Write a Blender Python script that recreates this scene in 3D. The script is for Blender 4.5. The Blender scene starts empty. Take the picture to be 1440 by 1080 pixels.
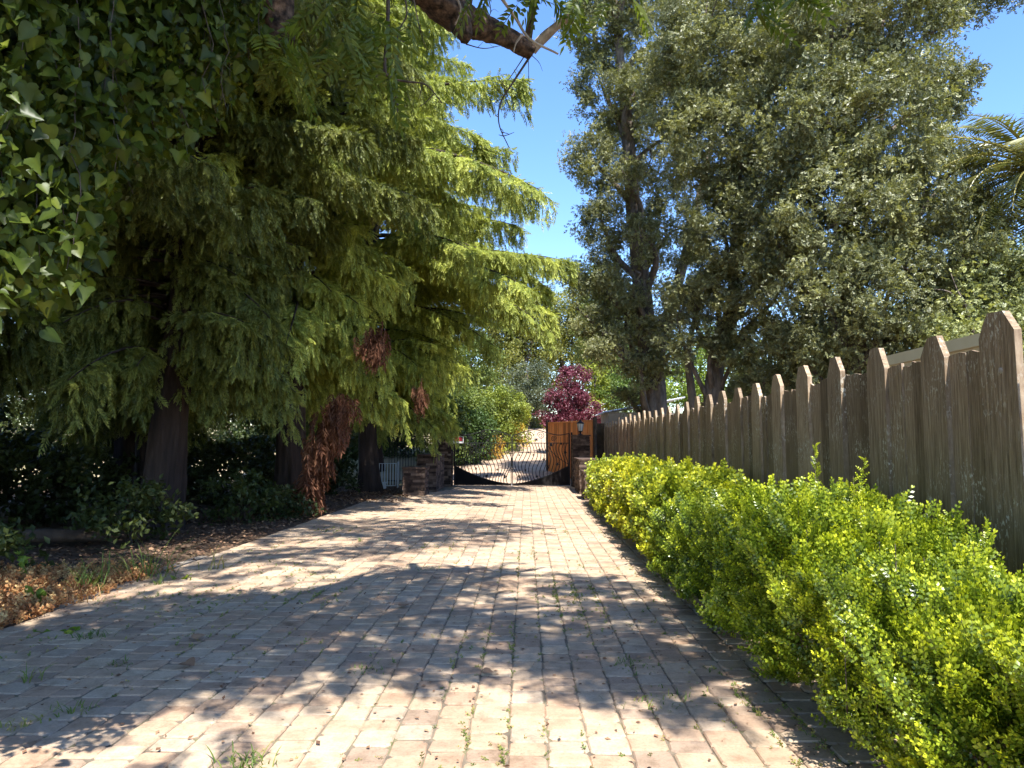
import bpy, math, random
import numpy as np
from math import radians, sin, cos, pi, atan, sqrt
from mathutils import Vector

random.seed(7)
RNG = np.random.default_rng(11)
scene = bpy.context.scene
C = scene.collection
R = random.uniform

# ------------------------------------------------------------------ camera numbers
CAM_Z, FPX, PITCH, YAW = 1.55, 1000.0, atan(.085), atan(.02)
SUN = np.array([.13, -.45, .88]); SUN /= np.linalg.norm(SUN)

def at(px, py, d):
    """world point seen at photo pixel (px, py) at distance d along the drive"""
    r, f, u = (px-720)/FPX, 1.0, -(py-540)/FPX
    f, u = f*cos(PITCH)-u*sin(PITCH), f*sin(PITCH)+u*cos(PITCH)
    x, y = r*cos(YAW)-f*sin(YAW), r*sin(YAW)+f*cos(YAW)
    k = d/y
    return np.array([x*k, d, CAM_Z+u*k])

def sstep(a, b, x):
    t = np.clip((x-a)/(b-a), 0, 1); return t*t*(3-2*t)

def terrain(x, y):
    x = np.asarray(x, float); y = np.asarray(y, float)
    s = np.clip(y-28.0, 0, None)
    z = np.where(s < 24, .112*s, 2.69+.03*(np.clip(s, 0, 120)-24))
    z = z*sstep(0, 3, s)
    z = z + (.05+.05*np.sin(x*1.7+y*.6)*np.sin(y*1.1))*sstep(-4.55, -5.1, x)*sstep(27, 24, y)
    z = z + .10*sstep(2.0, 2.4, x)*sstep(30, 27, y)
    return z-.045*sstep(30, 27, y)

# ------------------------------------------------------------------ object helpers
def link(o, parent=None):
    C.objects.link(o)
    if parent is not None: o.parent = parent
    return o

def tag(o, label=None, cat=None, group=None, kind=None):
    if label: o['label'] = label
    if cat: o['category'] = cat
    if group: o['group'] = group
    if kind: o['kind'] = kind
    return o

def thing(name, label, cat, loc=(0, 0, 0), rz=0, group=None):
    o = bpy.data.objects.new(name, None); C.objects.link(o)
    o.location = loc; o.rotation_euler = (0, 0, rz); o.empty_display_size = .2
    return tag(o, label, cat, group)

def np_mesh(name, V, faces, mat, tint=None, smooth=False):
    """faces: list of int arrays (M,k)"""
    V = np.asarray(V, np.float32)
    me = bpy.data.meshes.new(name)
    me.vertices.add(len(V)); me.vertices.foreach_set('co', V.ravel())
    faces = [np.asarray(f, np.int32) for f in faces if len(f)]
    nl = sum(f.size for f in faces); npoly = sum(len(f) for f in faces)
    me.loops.add(nl); me.polygons.add(npoly)
    me.loops.foreach_set('vertex_index', np.concatenate([f.ravel() for f in faces]))
    tot = np.concatenate([np.full(len(f), f.shape[1], np.int32) for f in faces])
    st = np.zeros(npoly, np.int32); st[1:] = np.cumsum(tot)[:-1]
    me.polygons.foreach_set('loop_start', st)
    me.polygons.foreach_set('use_smooth', np.full(npoly, smooth, bool))
    if tint is not None:
        a = me.attributes.new('tint', 'FLOAT', 'POINT')
        a.data.foreach_set('value', np.asarray(tint, np.float32))
    me.update(calc_edges=True); me.validate()
    me.materials.append(mat)
    return me

def mobj(name, me, parent=None, loc=None):
    o = bpy.data.objects.new(name, me)
    if loc is not None: o.location = loc
    return link(o, parent)

class MB:
    """collects pieces into one mesh"""
    def __init__(s): s.v = []; s.f = {}; s.t = []; s.n = 0
    def add(s, V, F, tint=.5):
        V = np.asarray(V, float)
        for f in F: s.f.setdefault(len(f), []).append([i+s.n for i in f])
        s.v.append(V); s.n += len(V)
        s.t.append(np.full(len(V), tint) if np.isscalar(tint) else np.asarray(tint))
        return s
    def box(s, c, d, rz=0, tint=.5, jit=0):
        c = np.asarray(c, float); h = np.asarray(d, float)/2
        V = np.array([[x, y, z] for z in (-1, 1) for y in (-1, 1) for x in (-1, 1)])*h
        if jit: V += RNG.uniform(-jit, jit, V.shape)
        if rz:
            V = np.stack([V[:, 0]*cos(rz)-V[:, 1]*sin(rz), V[:, 0]*sin(rz)+V[:, 1]*cos(rz), V[:, 2]], 1)
        return s.add(V+c, [(0, 2, 3, 1), (4, 5, 7, 6), (0, 1, 5, 4), (2, 6, 7, 3), (0, 4, 6, 2), (1, 3, 7, 5)], tint)
    def prism(s, poly, depth, M=None, tint=.5):
        """polygon in x,z extruded along +y, then mapped by function M"""
        n = len(poly)
        V = np.array([[x, 0, z] for x, z in poly]+[[x, depth, z] for x, z in poly], float)
        if M: V = np.array([M(v) for v in V])
        F = [tuple(range(n)), tuple(range(2*n-1, n-1, -1))]+[(i+n, (i+1) % n+n, (i+1) % n, i) for i in range(n)]
        return s.add(V, F, tint)
    def tube(s, pts, rad, k=8, noise=0, tint=.5, cap=True, rough=0):
        pts = np.asarray(pts, float); n = len(pts)
        rad = np.full(n, rad, float) if np.isscalar(rad) else np.asarray(rad, float)
        T = np.gradient(pts, axis=0); T /= np.linalg.norm(T, axis=1)[:, None]+1e-9
        ref = np.array([0, 0, 1.]) if abs(T[0][2]) < .9 else np.array([1., 0, 0])
        V = []
        a = np.linspace(0, 2*pi, k, endpoint=False); ph = RNG.uniform(0, 9, 3)
        for i in range(n):
            u = ref-T[i]*ref.dot(T[i]); u /= np.linalg.norm(u); w = np.cross(T[i], u); ref = u
            r = rad[i]*(1+noise*(np.sin(3*a+ph[0]+i*.25)+.6*np.sin(7*a+ph[1]+i*.4)+.5*np.sin(2*a+i*.8+ph[2])))
            if rough:
                if i == 0: fur = RNG.random(k)-.5
                fur = .8*fur+.45*(RNG.random(k)-.5); r = r*(1+rough*fur)
            V.append(pts[i]+np.outer(np.cos(a)*r, u)+np.outer(np.sin(a)*r, w))
        V = np.concatenate(V)
        F = [(i*k+j, i*k+(j+1) % k, (i+1)*k+(j+1) % k, (i+1)*k+j) for i in range(n-1) for j in range(k)]
        if cap: F += [tuple(range(k))[::-1], tuple((n-1)*k+j for j in range(k))]
        return s.add(V, F, tint)
    def lathe(s, prof, c, k=12, tint=.5):
        c = np.asarray(c, float); n = len(prof)
        a = np.linspace(0, 2*pi, k, endpoint=False)
        V = np.concatenate([np.stack([np.cos(a)*r, np.sin(a)*r, np.full(k, z)], 1) for r, z in prof])+c
        F = [(i*k+j, i*k+(j+1) % k, (i+1)*k+(j+1) % k, (i+1)*k+j) for i in range(n-1) for j in range(k)]
        F += [tuple(range(k))[::-1], tuple((n-1)*k+j for j in range(k))]
        return s.add(V, F, tint)
    def inst(s, VFt):
        V, F, t = VFt
        for f in F: s.f.setdefault(f.shape[1], []).extend((f+s.n).tolist())
        s.v.append(V); s.t.append(t); s.n += len(V); return s
    def mesh(s, name, mat, smooth=False):
        return np_mesh(name, np.concatenate(s.v), [np.array(f) for f in s.f.values()], mat, np.concatenate(s.t), smooth)
    def build(s, name, mat, parent=None, smooth=False):
        return mobj(name, s.mesh(name, mat, smooth), parent)

def curve(P, n=12):
    """Catmull-Rom through points"""
    P = [np.asarray(p, float) for p in P]; P = [2*P[0]-P[1]]+P+[2*P[-1]-P[-2]]
    out = []
    for i in range(1, len(P)-2):
        for t in np.linspace(0, 1, n, endpoint=False):
            a, b, c, d = P[i-1:i+3]
            out.append(.5*((2*b)+(c-a)*t+(2*a-5*b+4*c-d)*t*t+(3*b-a-3*c+d)*t**3))
    out.append(P[-2]); return np.array(out)

# ------------------------------------------------------------------ scatter of leaves as real faces
def norm(v): return v/(np.linalg.norm(v, axis=-1, keepdims=True)+1e-9)

def frames(d, up):
    """columns: x side, y along d, z close to up"""
    y = norm(d); x = norm(np.cross(y, up)); z = np.cross(x, y)
    return np.stack([x, y, z], -1)

def scatter(base, Fr, T, S, tint, spread=.0):
    """base=(V,F list,t); returns merged geometry"""
    bV, bF, bt = base
    N, n = len(T), len(bV)
    S = np.broadcast_to(np.asarray(S, float).reshape(-1, 1) if np.ndim(S) < 2 else S, (N, 1) if np.ndim(S) < 2 else (N, 3))
    V = np.einsum('nij,nkj->nki', Fr, bV[None]*S[:, None, :])+T[:, None, :]
    off = (np.arange(N)*n)[:, None, None]
    F = [(f[None]+off).reshape(-1, f.shape[1]) for f in bF]
    t = np.clip(np.asarray(tint)[:, None]+bt[None], 0, 1)
    return V.reshape(-1, 3), F, t.ravel()

def kite(l=1., w=.5, fold=.08, o=(0, 0, 0), ang=0, bend=0, roll=0, mid=.45):
    V = np.array([[0, 0, 0], [w/2, mid*l, fold*l], [0, l, -bend*l], [-w/2, mid*l, fold*l]])
    if roll: V = np.stack([V[:, 0]*cos(roll)+V[:, 2]*sin(roll), V[:, 1], -V[:, 0]*sin(roll)+V[:, 2]*cos(roll)], 1)
    V = np.stack([V[:, 0]*cos(ang)-V[:, 1]*sin(ang), V[:, 0]*sin(ang)+V[:, 1]*cos(ang), V[:, 2]], 1)
    return V+np.asarray(o, float)

KF = [(0, 1, 2), (0, 2, 3)]
def kites(ks, tints=None):
    V = np.concatenate(ks); F = np.array([[i+4*j for i in f] for j in range(len(ks)) for f in KF])
    t = np.zeros(len(V)) if tints is None else np.repeat(tints, 4)
    return V, [F], t

LEAF = kites([kite(1, .62)])
def spray_base():
    ks, ts = [], []
    for i in range(5):
        ks.append(kite(R(.36, .5), .24, .06, (R(-.04, .04), .12+.17*i, R(-.06, .06)), (-1)**i*radians(R(30, 75)), bend=R(-.1, .2), roll=R(-.6, .6))); ts.append(R(-.1, .1))
    ks.append(kite(.45, .26, .06, (0, .8, 0), R(-.3, .3))); ts.append(.08)
    ks.append(kite(1, .03)); ts.append(-.2)
    return kites(ks, np.array(ts))
SPRAY = spray_base()
def frond_base(pairs=6):
    ks, ts = [], []
    for i in range(pairs):
        y = .04+.80*i/pairs; L = .34*(1-.5*abs(i/pairs-.4))
        for sd in (1, -1):
            ks.append(kite(L*R(.8, 1.2), .075, .0, (0, y+R(-.03, .03), -.10*(i/pairs)**2), -sd*radians(40-12*i/pairs+R(-9, 9)), bend=R(.1, .5), roll=R(-.7, .7)))
            ts.append(.22*i/pairs-.08+R(-.06, .06))
    ks.append(kite(.30, .08, 0, (0, .76, -.08), 0, bend=.2)); ts.append(.2)
    ks.append(kite(1, .03, 0, (0, 0, 0), 0)); ts.append(-.1)
    return kites(ks, np.array(ts))
FROND = frond_base()

def sprig_base(n=6, ll=.25):
    ks, ts = [], []
    for i in range(n):
        y = .1+.8*i/n
        for sd in (1, -1):
            k = kite(ll*R(.85, 1.15), ll*.62, .07, (0, 0, 0), -sd*radians(R(45, 65)), bend=-.15, mid=.55)
            if i % 2:                      # decussate pairs
                k = np.stack([k[:, 2], k[:, 1], k[:, 0]], 1)
            ks.append(k+np.array([0, y, 0])); ts.append(.35*i/n-.12)
    for a in (-.35, .35):
        ks.append(kite(ll*.8, ll*.45, .08, (0, .9, 0), a, mid=.55)); ts.append(.28)
    ks.append(kite(1, .03)); ts.append(-.2)
    return kites(ks, np.array(ts))
SPRIG = sprig_base()
SPRIG_SMALL = sprig_base(4, .36)

def pinnate_base(pairs=6):
    ks, ts = [], []
    for i in range(pairs):
        y = .18+.74*i/pairs; L = .30*(1-.5*abs(i/pairs-.45))
        for sd in (1, -1):
            ks.append(kite(L, .105, .012, (0, y+R(-.02, .02), -.14*(i/pairs)**2), -sd*radians(60-14*i/pairs+R(-9, 9)), bend=R(.1, .35), mid=.4, roll=R(-.3, .3))); ts.append(R(-.12, .12))
    ks.append(kite(.24, .08, .01, (0, .92, -.1), 0, bend=.1, mid=.35)); ts.append(.05)
    ks.append(kite(1, .014)); ts.append(.1)
    return kites(ks, np.array(ts))
PINNATE = pinnate_base()

def ivy_base():
    out = [(0, 0), (.18, -.09), (.38, -.03), (.47, .14), (.44, .32), (.36, .52), (.20, .76), (0, 1.0),
           (-.20, .76), (-.36, .52), (-.44, .32), (-.47, .14), (-.38, -.03), (-.18, -.09)]
    V = [[x, y, .10*abs(x)*2-.18*y*y] for x, y in out]
    V += [[0, .3, -.05], [0, .62, -.10]]
    c, c2 = 14, 15
    F = [(0, 1, c), (1, 2, c), (2, 3, c), (3, 4, c), (4, 5, c), (5, c2, c), (5, 6, c2), (6, 7, c2),
         (7, 8, c2), (8, 9, c2), (9, c, c2), (9, 10, c), (10, 11, c), (11, 12, c), (12, 13, c), (13, 0, c)]
    t = np.zeros(16); t[[14, 15, 0, 7]] = .12
    return np.array(V), [np.array(F)], t
IVY = ivy_base()
def ivy_lobed():
    V, F, t = ivy_base(); V = V.copy()
    o = [(0, 0), (.20, -.10), (.42, -.06), (.54, .14), (.36, .30), (.30, .46), (.17, .72), (0, 1.05)]
    for i, (x, y) in enumerate(o):
        for k, sg in ((i, 1), ((14-i) % 14, -1)): V[k] = (sg*x, y, .30*abs(x)-.10*y*y+(.06 if i in (3, 2) else 0))
    return V, F, t
IVY2 = ivy_lobed()

def blade_base():
    V, F = [], []
    for i in range(6):
        t = i/5; w = .5*(1-t)**.7+.02
        V += [[-w, t, .0], [w, t, 0]]
    for i in range(5): F.append((2*i, 2*i+1, 2*i+3, 2*i+2))
    return np.array(V), F

# ------------------------------------------------------------------ materials
def new_mat(name):
    m = bpy.data.materials.new(name); m.use_nodes = True
    nt = m.node_tree; nt.nodes.clear()
    return m, nt, nt.nodes.new('ShaderNodeOutputMaterial')

def N(nt, typ, **kw):
    n = nt.nodes.new(typ)
    for k, v in kw.items():
        if k in n.inputs: n.inputs[k].default_value = v
        else: setattr(n, k, v)
    return n

def ramp(nt, fac, stops):
    n = nt.nodes.new('ShaderNodeValToRGB'); e = n.color_ramp.elements
    while len(e) < len(stops): e.new(.5)
    for el, (p, c) in zip(e, stops): el.position = p; el.color = (*c, 1)
    nt.links.new(fac, n.inputs[0]); return n.outputs[0]

def noise(nt, scale, detail=4, rough=.55, coord=None, dim='Object', stretch=None):
    tc = N(nt, 'ShaderNodeTexCoord'); src = tc.outputs[dim]
    if stretch:
        mp = N(nt, 'ShaderNodeMapping'); mp.inputs['Scale'].default_value = stretch
        nt.links.new(src, mp.inputs[0]); src = mp.outputs[0]
    n = N(nt, 'ShaderNodeTexNoise', Scale=scale, Detail=detail, Roughness=rough)
    nt.links.new(src, n.inputs['Vector']); return n.outputs['Fac']

def mixc(nt, fac, a, b, mode='MIX'):
    n = nt.nodes.new('ShaderNodeMix'); n.data_type = 'RGBA'; n.blend_type = mode
    for s, i in ((fac, 0), (a, 6), (b, 7)):
        if hasattr(s, 'node'): nt.links.new(s, n.inputs[i])
        elif isinstance(s, tuple): n.inputs[i].default_value = (*s, 1)
        else: n.inputs[i].default_value = s
    return n.outputs[2]

def bump(nt, h, strength, dist=.02):
    b = N(nt, 'ShaderNodeBump', Strength=strength, Distance=dist); nt.links.new(h, b.inputs['Height']); return b.outputs[0]

def leaf_mat(name, stops, rough=.5, spec=.35, trans=.35, tcol=(1.25, 1.25, .55)):
    m, nt, out = new_mat(name)
    at_ = N(nt, 'ShaderNodeAttribute', attribute_name='tint')
    col = ramp(nt, at_.outputs['Fac'], stops)
    oi = N(nt, 'ShaderNodeObjectInfo')
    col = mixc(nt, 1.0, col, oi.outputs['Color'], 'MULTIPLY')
    p = N(nt, 'ShaderNodeBsdfPrincipled', Roughness=rough)
    p.inputs['Specular IOR Level'].default_value = spec
    nt.links.new(col, p.inputs['Base Color'])
    t = N(nt, 'ShaderNodeBsdfTranslucent')
    nt.links.new(mixc(nt, 1.0, col, tcol, 'MULTIPLY'), t.inputs[0])
    mx = N(nt, 'ShaderNodeMixShader'); mx.inputs[0].default_value = trans
    nt.links.new(p.outputs[0], mx.inputs[1]); nt.links.new(t.outputs[0], mx.inputs[2])
    nt.links.new(mx.outputs[0], out.inputs[0]); return m

def solid(name, stops, scale=6, rough=.8, bmp=.0, bscale=None, spec=.3, stretch=None, metal=0, use_tint=0., objcol=False):
    m, nt, out = new_mat(name)
    f = noise(nt, scale, 6, .6, stretch=stretch)
    if use_tint:
        a = N(nt, 'ShaderNodeAttribute', attribute_name='tint')
        mm = N(nt, 'ShaderNodeMath', operation='MULTIPLY_ADD'); nt.links.new(a.outputs['Fac'], mm.inputs[0])
        mm.inputs[1].default_value = use_tint; mm2 = N(nt, 'ShaderNodeMath', operation='SUBTRACT')
        nt.links.new(f, mm.inputs[2]); nt.links.new(mm.outputs[0], mm2.inputs[0]); mm2.inputs[1].default_value = use_tint/2
        f = mm2.outputs[0]
    col = ramp(nt, f, stops)
    p = N(nt, 'ShaderNodeBsdfPrincipled', Roughness=rough, Metallic=metal)
    p.inputs['Specular IOR Level'].default_value = spec
    nt.links.new(col, p.inputs['Base Color'])
    if bmp:
        nt.links.new(bump(nt, noise(nt, bscale or scale*2, 8, .65, stretch=stretch), bmp), p.inputs['Normal'])
    nt.links.new(p.outputs[0], out.inputs[0]); return m

M = {}
M['redwood'] = leaf_mat('redwood_foliage', [(0, (.030, .050, .014)), (.42, (.25, .30, .066)), (1, (.66, .68, .15))], .5, .35, .22)
M['dead'] = leaf_mat('dead_redwood_foliage', [(0, (.08, .034, .020)), (.5, (.15, .066, .038)), (1, (.25, .125, .072))], .8, .1, .2, (1.2, 1, .8))
M['oak'] = leaf_mat('oak_foliage', [(0, (.030, .038, .016)), (.5, (.185, .195, .092)), (1, (.49, .48, .20))], .40, .42, .26)
M['tree'] = leaf_mat('far_tree_foliage', [(0, (.035, .05, .018)), (.5, (.10, .12, .04)), (1, (.22, .23, .075))], .5, .35, .3)
M['plum'] = leaf_mat('plum_foliage', [(0, (.05, .012, .018)), (.5, (.14, .03, .045)), (1, (.36, .13, .17))], .4, .5, .25, (1.3, .6, .7))
M['box'] = leaf_mat('boxwood_foliage', [(0, (.018, .044, .008)), (.5, (.16, .215, .020)), (1, (.58, .60, .042))], .33, .5, .32, (1.3, 1.3, .4))
M['walnut'] = leaf_mat('walnut_foliage', [(0, (.05, .075, .014)), (.5, (.10, .14, .022)), (1, (.20, .235, .032))], .45, .35, .48)
M['ivy'] = leaf_mat('ivy_foliage', [(0, (.020, .036, .006)), (.5, (.080, .112, .014)), (1, (.27, .29, .035))], .42, .26, .38)
M['palm'] = leaf_mat('palm_foliage', [(0, (.07, .085, .02)), (.5, (.17, .18, .04)), (1, (.36, .29, .07))], .4, .45, .2)
M['grass'] = leaf_mat('grass_blades', [(0, (.06, .09, .02)), (.5, (.13, .20, .04)), (1, (.38, .32, .10))], .5, .3, .35)
M['drygrass'] = leaf_mat('dry_weeds', [(0, (.16, .07, .03)), (.5, (.42, .19, .075)), (1, (.60, .40, .17))], .8, .1, .2, (1, .9, .7))
M['litter'] = leaf_mat('leaf_litter', [(0, (.05, .03, .02)), (.5, (.16, .085, .05)), (1, (.38, .24, .14))], .8, .15, .05, (1, .9, .7))
M['bark_red'] = solid('redwood_bark', [(.3, (.016, .011, .009)), (.7, (.058, .038, .029))], 3, .9, .9, 6, stretch=(3, 3, .35))
M['bark_oak'] = solid('oak_bark', [(.25, (.045, .037, .03)), (.75, (.24, .19, .15))], 5, .9, .9, 9, stretch=(1.6, 1.6, .6))
M['bark_walnut'] = solid('walnut_bark', [(.36, (.014, .010, .008)), (.52, (.075, .048, .034)), (.72, (.20, .13, .09))], 16, .9, 1.0, 26)
M['twig'] = solid('bare_twig', [(.3, (.20, .16, .13)), (.7, (.42, .36, .30))], 20, .8)
M['darktwig'] = solid('dark_twig', [(.3, (.035, .025, .02)), (.7, (.10, .075, .055))], 20, .8)
M['iron'] = solid('black_iron', [(.3, (.010, .009, .009)), (.7, (.022, .021, .021))], 12, .6, .1, 30, .2)
M['ironpanel'] = solid('black_sheet_metal', [(.3, (.009, .008, .009)), (.7, (.016, .014, .014))], 2.5, .8, .05, 8, .1)
M['stone'] = solid('stacked_stone', [(.2, (.032, .021, .016)), (.5, (.09, .058, .042)), (.85, (.19, .135, .10))], 7, .9, .6, 25, use_tint=.7)
M['whitepaint'] = solid('white_metal_paint', [(.3, (.62, .62, .60)), (.7, (.80, .80, .78))], 4, .5)
M['vinyl'] = solid('cream_vinyl', [(.3, (.70, .58, .36)), (.7, (.78, .67, .44))], 3, .45)
M['roof'] = solid('shed_roof_panel', [(.3, (.70, .72, .76)), (.7, (.82, .84, .88))], 2, .5)
M['shedwall'] = solid('shed_wall', [(.3, (.22, .20, .18)), (.7, (.34, .31, .28))], 3, .8)
M['kerb'] = solid('concrete_edging', [(.3, (.20, .165, .13)), (.7, (.34, .29, .23))], 9, .9, .4, 40)
M['glass'] = solid('lantern_glass', [(.3, (.62, .60, .55)), (.7, (.74, .72, .68))], 5, .2, spec=.6)
M['signred'] = solid('sign_red', [(.3, (.45, .03, .04)), (.7, (.55, .05, .06))], 5, .5)
M['signblack'] = solid('sign_black', [(.3, (.012, .012, .012)), (.7, (.02, .02, .02))], 5, .5)
M['signwhite'] = solid('sign_white', [(.3, (.62, .60, .58)), (.7, (.74, .72, .70))], 5, .5)
M['log'] = solid('weathered_timber', [(.3, (.04, .027, .018)), (.7, (.12, .082, .055))], 6, .9, .5, 20)

def wood_fence_mat():
    m, nt, out = new_mat('weathered_fence_wood')
    a = N(nt, 'ShaderNodeAttribute', attribute_name='tint')
    grain = noise(nt, 9, 8, .7, stretch=(1, 7, .35))
    col = ramp(nt, grain, [(.28, (.095, .066, .042)), (.5, (.255, .187, .126)), (.75, (.44, .35, .25))])
    var = ramp(nt, a.outputs['Fac'], [(0, (.55, .52, .47)), (.5, (1, .97, .92)), (1, (1.4, 1.36, 1.28))])
    col = mixc(nt, 1.0, col, var, 'MULTIPLY')
    # green algae low on the boards
    tc = N(nt, 'ShaderNodeTexCoord'); sp = N(nt, 'ShaderNodeSeparateXYZ'); nt.links.new(tc.outputs['Object'], sp.inputs[0])
    mr = N(nt, 'ShaderNodeMapRange'); mr.inputs[1].default_value = 1.7; mr.inputs[2].default_value = .1
    nt.links.new(sp.outputs['Z'], mr.inputs[0])
    ns = noise(nt, 1.6, 4, .6, stretch=(1, 2, .3)); mu = N(nt, 'ShaderNodeMath', operation='MULTIPLY')
    nt.links.new(mr.outputs[0], mu.inputs[0]); nt.links.new(ns, mu.inputs[1])
    col = mixc(nt, mu.outputs[0], col, (.105, .105, .028))
    # pale lichen flecks
    lf = ramp(nt, noise(nt, 34, 4, .7, stretch=(1, 1.6, .6)), [(.55, (0, 0, 0)), (.60, (1, 1, 1))])
    lp = ramp(nt, noise(nt, 2.2, 3, .6), [(.48, (0, 0, 0)), (.66, (1, 1, 1))])
    lm = mixc(nt, 1.0, lf, lp, 'MULTIPLY')
    col = mixc(nt, lm, col, (.60, .56, .46))
    p = N(nt, 'ShaderNodeBsdfPrincipled', Roughness=.88); p.inputs['Specular IOR Level'].default_value = .2
    nt.links.new(col, p.inputs['Base Color'])
    nt.links.new(bump(nt, grain, .9, .012), p.inputs['Normal'])
    nt.links.new(p.outputs[0], out.inputs[0]); return m
M['fence'] = wood_fence_mat()

def red_fence_mat():
    m, nt, out = new_mat('new_redwood_boards')
    a = N(nt, 'ShaderNodeAttribute', attribute_name='tint')
    g = noise(nt, 7, 6, .6, stretch=(4, 4, .3))
    col = ramp(nt, g, [(.3, (.52, .17, .045)), (.7, (.78, .33, .10))])
    col = mixc(nt, 1.0, col, ramp(nt, a.outputs['Fac'], [(0, (.42, .36, .32)), (1, (1.2, 1.2, 1.15))]), 'MULTIPLY')
    p = N(nt, 'ShaderNodeBsdfPrincipled', Roughness=.7); nt.links.new(col, p.inputs['Base Color'])
    nt.links.new(p.outputs[0], out.inputs[0]); return m
M['redboards'] = red_fence_mat()

def paver_mat():
    m, nt, out = new_mat('tumbled_pavers')
    a = N(nt, 'ShaderNodeAttribute', attribute_name='tint')
    col = ramp(nt, a.outputs['Fac'], [(0, (.32, .235, .17)), (.25, (.42, .285, .19)), (.5, (.43, .315, .215)), (.75, (.48, .365, .25)), (1, (.40, .315, .235))])
    fine = noise(nt, 60, 8, .75); med = noise(nt, 7, 5, .65); big = noise(nt, .7, 5, .6)
    col = mixc(nt, 1.0, col, ramp(nt, fine, [(.25, (.62, .60, .58)), (.5, (1, 1, 1)), (.8, (1.12, 1.12, 1.12))]), 'MULTIPLY')
    col = mixc(nt, 1.0, col, ramp(nt, med, [(.28, (.66, .64, .61)), (.55, (1, 1, 1))]), 'MULTIPLY')
    spots = noise(nt, 2.3, 6, .7)
    col = mixc(nt, 1.0, col, ramp(nt, spots, [(.30, (.60, .57, .53)), (.42, (1, 1, 1))]), 'MULTIPLY')
    col = mixc(nt, ramp(nt, noise(nt, 1.1, 6, .7, stretch=(1, .8, 1)), [(.56, (0, 0, 0)), (.74, (.55, .55, .55))]), col, (.40, .32, .22))
    col = mixc(nt, 1.0, col, ramp(nt, big, [(.3, (.78, .75, .72)), (.6, (1.05, 1.04, 1.02))]), 'MULTIPLY')
    p = N(nt, 'ShaderNodeBsdfPrincipled', Roughness=.85); p.inputs['Specular IOR Level'].default_value = .25
    nt.links.new(col, p.inputs['Base Color'])
    nt.links.new(bump(nt, noise(nt, 38, 8, .75), .55, .008), p.inputs['Normal'])
    nt.links.new(p.outputs[0], out.inputs[0]); return m
M['paver'] = paver_mat()

def ground_mat():
    m, nt, out = new_mat('bare_earth')
    big = noise(nt, .35, 5, .6); fine = noise(nt, 14, 8, .7)
    col = ramp(nt, fine, [(.3, (.055, .036, .024)), (.55, (.13, .088, .058)), (.8, (.24, .17, .115))])
    tc = N(nt, 'ShaderNodeTexCoord'); sp = N(nt, 'ShaderNodeSeparateXYZ'); nt.links.new(tc.outputs['Object'], sp.inputs[0])
    far = N(nt, 'ShaderNodeMapRange'); far.inputs[1].default_value = 27.5; far.inputs[2].default_value = 29
    nt.links.new(sp.outputs['Y'], far.inputs[0])
    dry = ramp(nt, fine, [(.3, (.34, .26, .16)), (.7, (.52, .42, .28))])
    dry = mixc(nt, ramp(nt, big, [(.45, (0, 0, 0)), (.65, (1, 1, 1))]), dry, (.20, .20, .08))
    col = mixc(nt, far.outputs[0], col, dry)
    p = N(nt, 'ShaderNodeBsdfPrincipled', Roughness=.95); p.inputs['Specular IOR Level'].default_value = .1
    nt.links.new(col, p.inputs['Base Color'])
    nt.links.new(bump(nt, fine, .9, .05), p.inputs['Normal'])
    nt.links.new(p.outputs[0], out.inputs[0]); return m
M['ground'] = ground_mat()
M['joint'] = solid('joint_sand', [(.35, (.10, .08, .058)), (.5, (.19, .15, .105)), (.68, (.15, .15, .06))], 5, .95, .5, 60)
M['sandroad'] = solid('pale_paved_road', [(.25, (.30, .205, .135)), (.5, (.42, .295, .20)), (.8, (.50, .37, .26))], 2.2, .9, .4, 20)

# ------------------------------------------------------------------ world, sun, camera
W = bpy.data.worlds.new("World"); scene.world = W; W.use_nodes = True
nt = W.node_tree; bg = nt.nodes['Background']
sky = nt.nodes.new('ShaderNodeTexSky'); sky.sky_type = 'NISHITA'; sky.sun_disc = False
elev = math.asin(SUN[2]); az = math.atan2(SUN[0], SUN[1])
sky.sun_elevation = elev; sky.sun_rotation = az
sky.altitude = 100; sky.air_density = 1.0; sky.dust_density = .3; sky.ozone_density = 1.6
hs = nt.nodes.new('ShaderNodeHueSaturation'); hs.inputs['Saturation'].default_value = 1.22; hs.inputs['Hue'].default_value = .509
nt.links.new(sky.outputs[0], hs.inputs['Color']); nt.links.new(hs.outputs[0], bg.inputs[0]); bg.inputs[1].default_value = .15
L = bpy.data.lights.new('sun', 'SUN'); L.energy = 4.5; L.angle = radians(.53); L.color = (1, .975, .93)
lo = bpy.data.objects.new('sun', L); C.objects.link(lo)
lo.rotation_euler = Vector(-SUN).to_track_quat('-Z', 'Y').to_euler(); lo.location = (3, -12, 30)
cam = bpy.data.cameras.new('camera'); co = bpy.data.objects.new('camera', cam); C.objects.link(co)
cam.sensor_width = 36; cam.lens = 25.0; cam.clip_end = 2000; cam.clip_start = .05
co.location = (0, 0, CAM_Z); co.rotation_euler = (pi/2+PITCH, 0, YAW); scene.camera = co
vs = scene.view_settings; vs.view_transform = 'Standard'; vs.look = 'None'; vs.gamma = 1; vs.exposure = 1.47
cy = scene.cycles
cy.max_bounces = 6; cy.diffuse_bounces = 4; cy.glossy_bounces = 2; cy.transmission_bounces = 4
cy.caustics_reflective = False; cy.caustics_refractive = False; cy.sample_clamp_indirect = 6
cy.use_adaptive_sampling = True; cy.adaptive_threshold = .02

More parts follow.
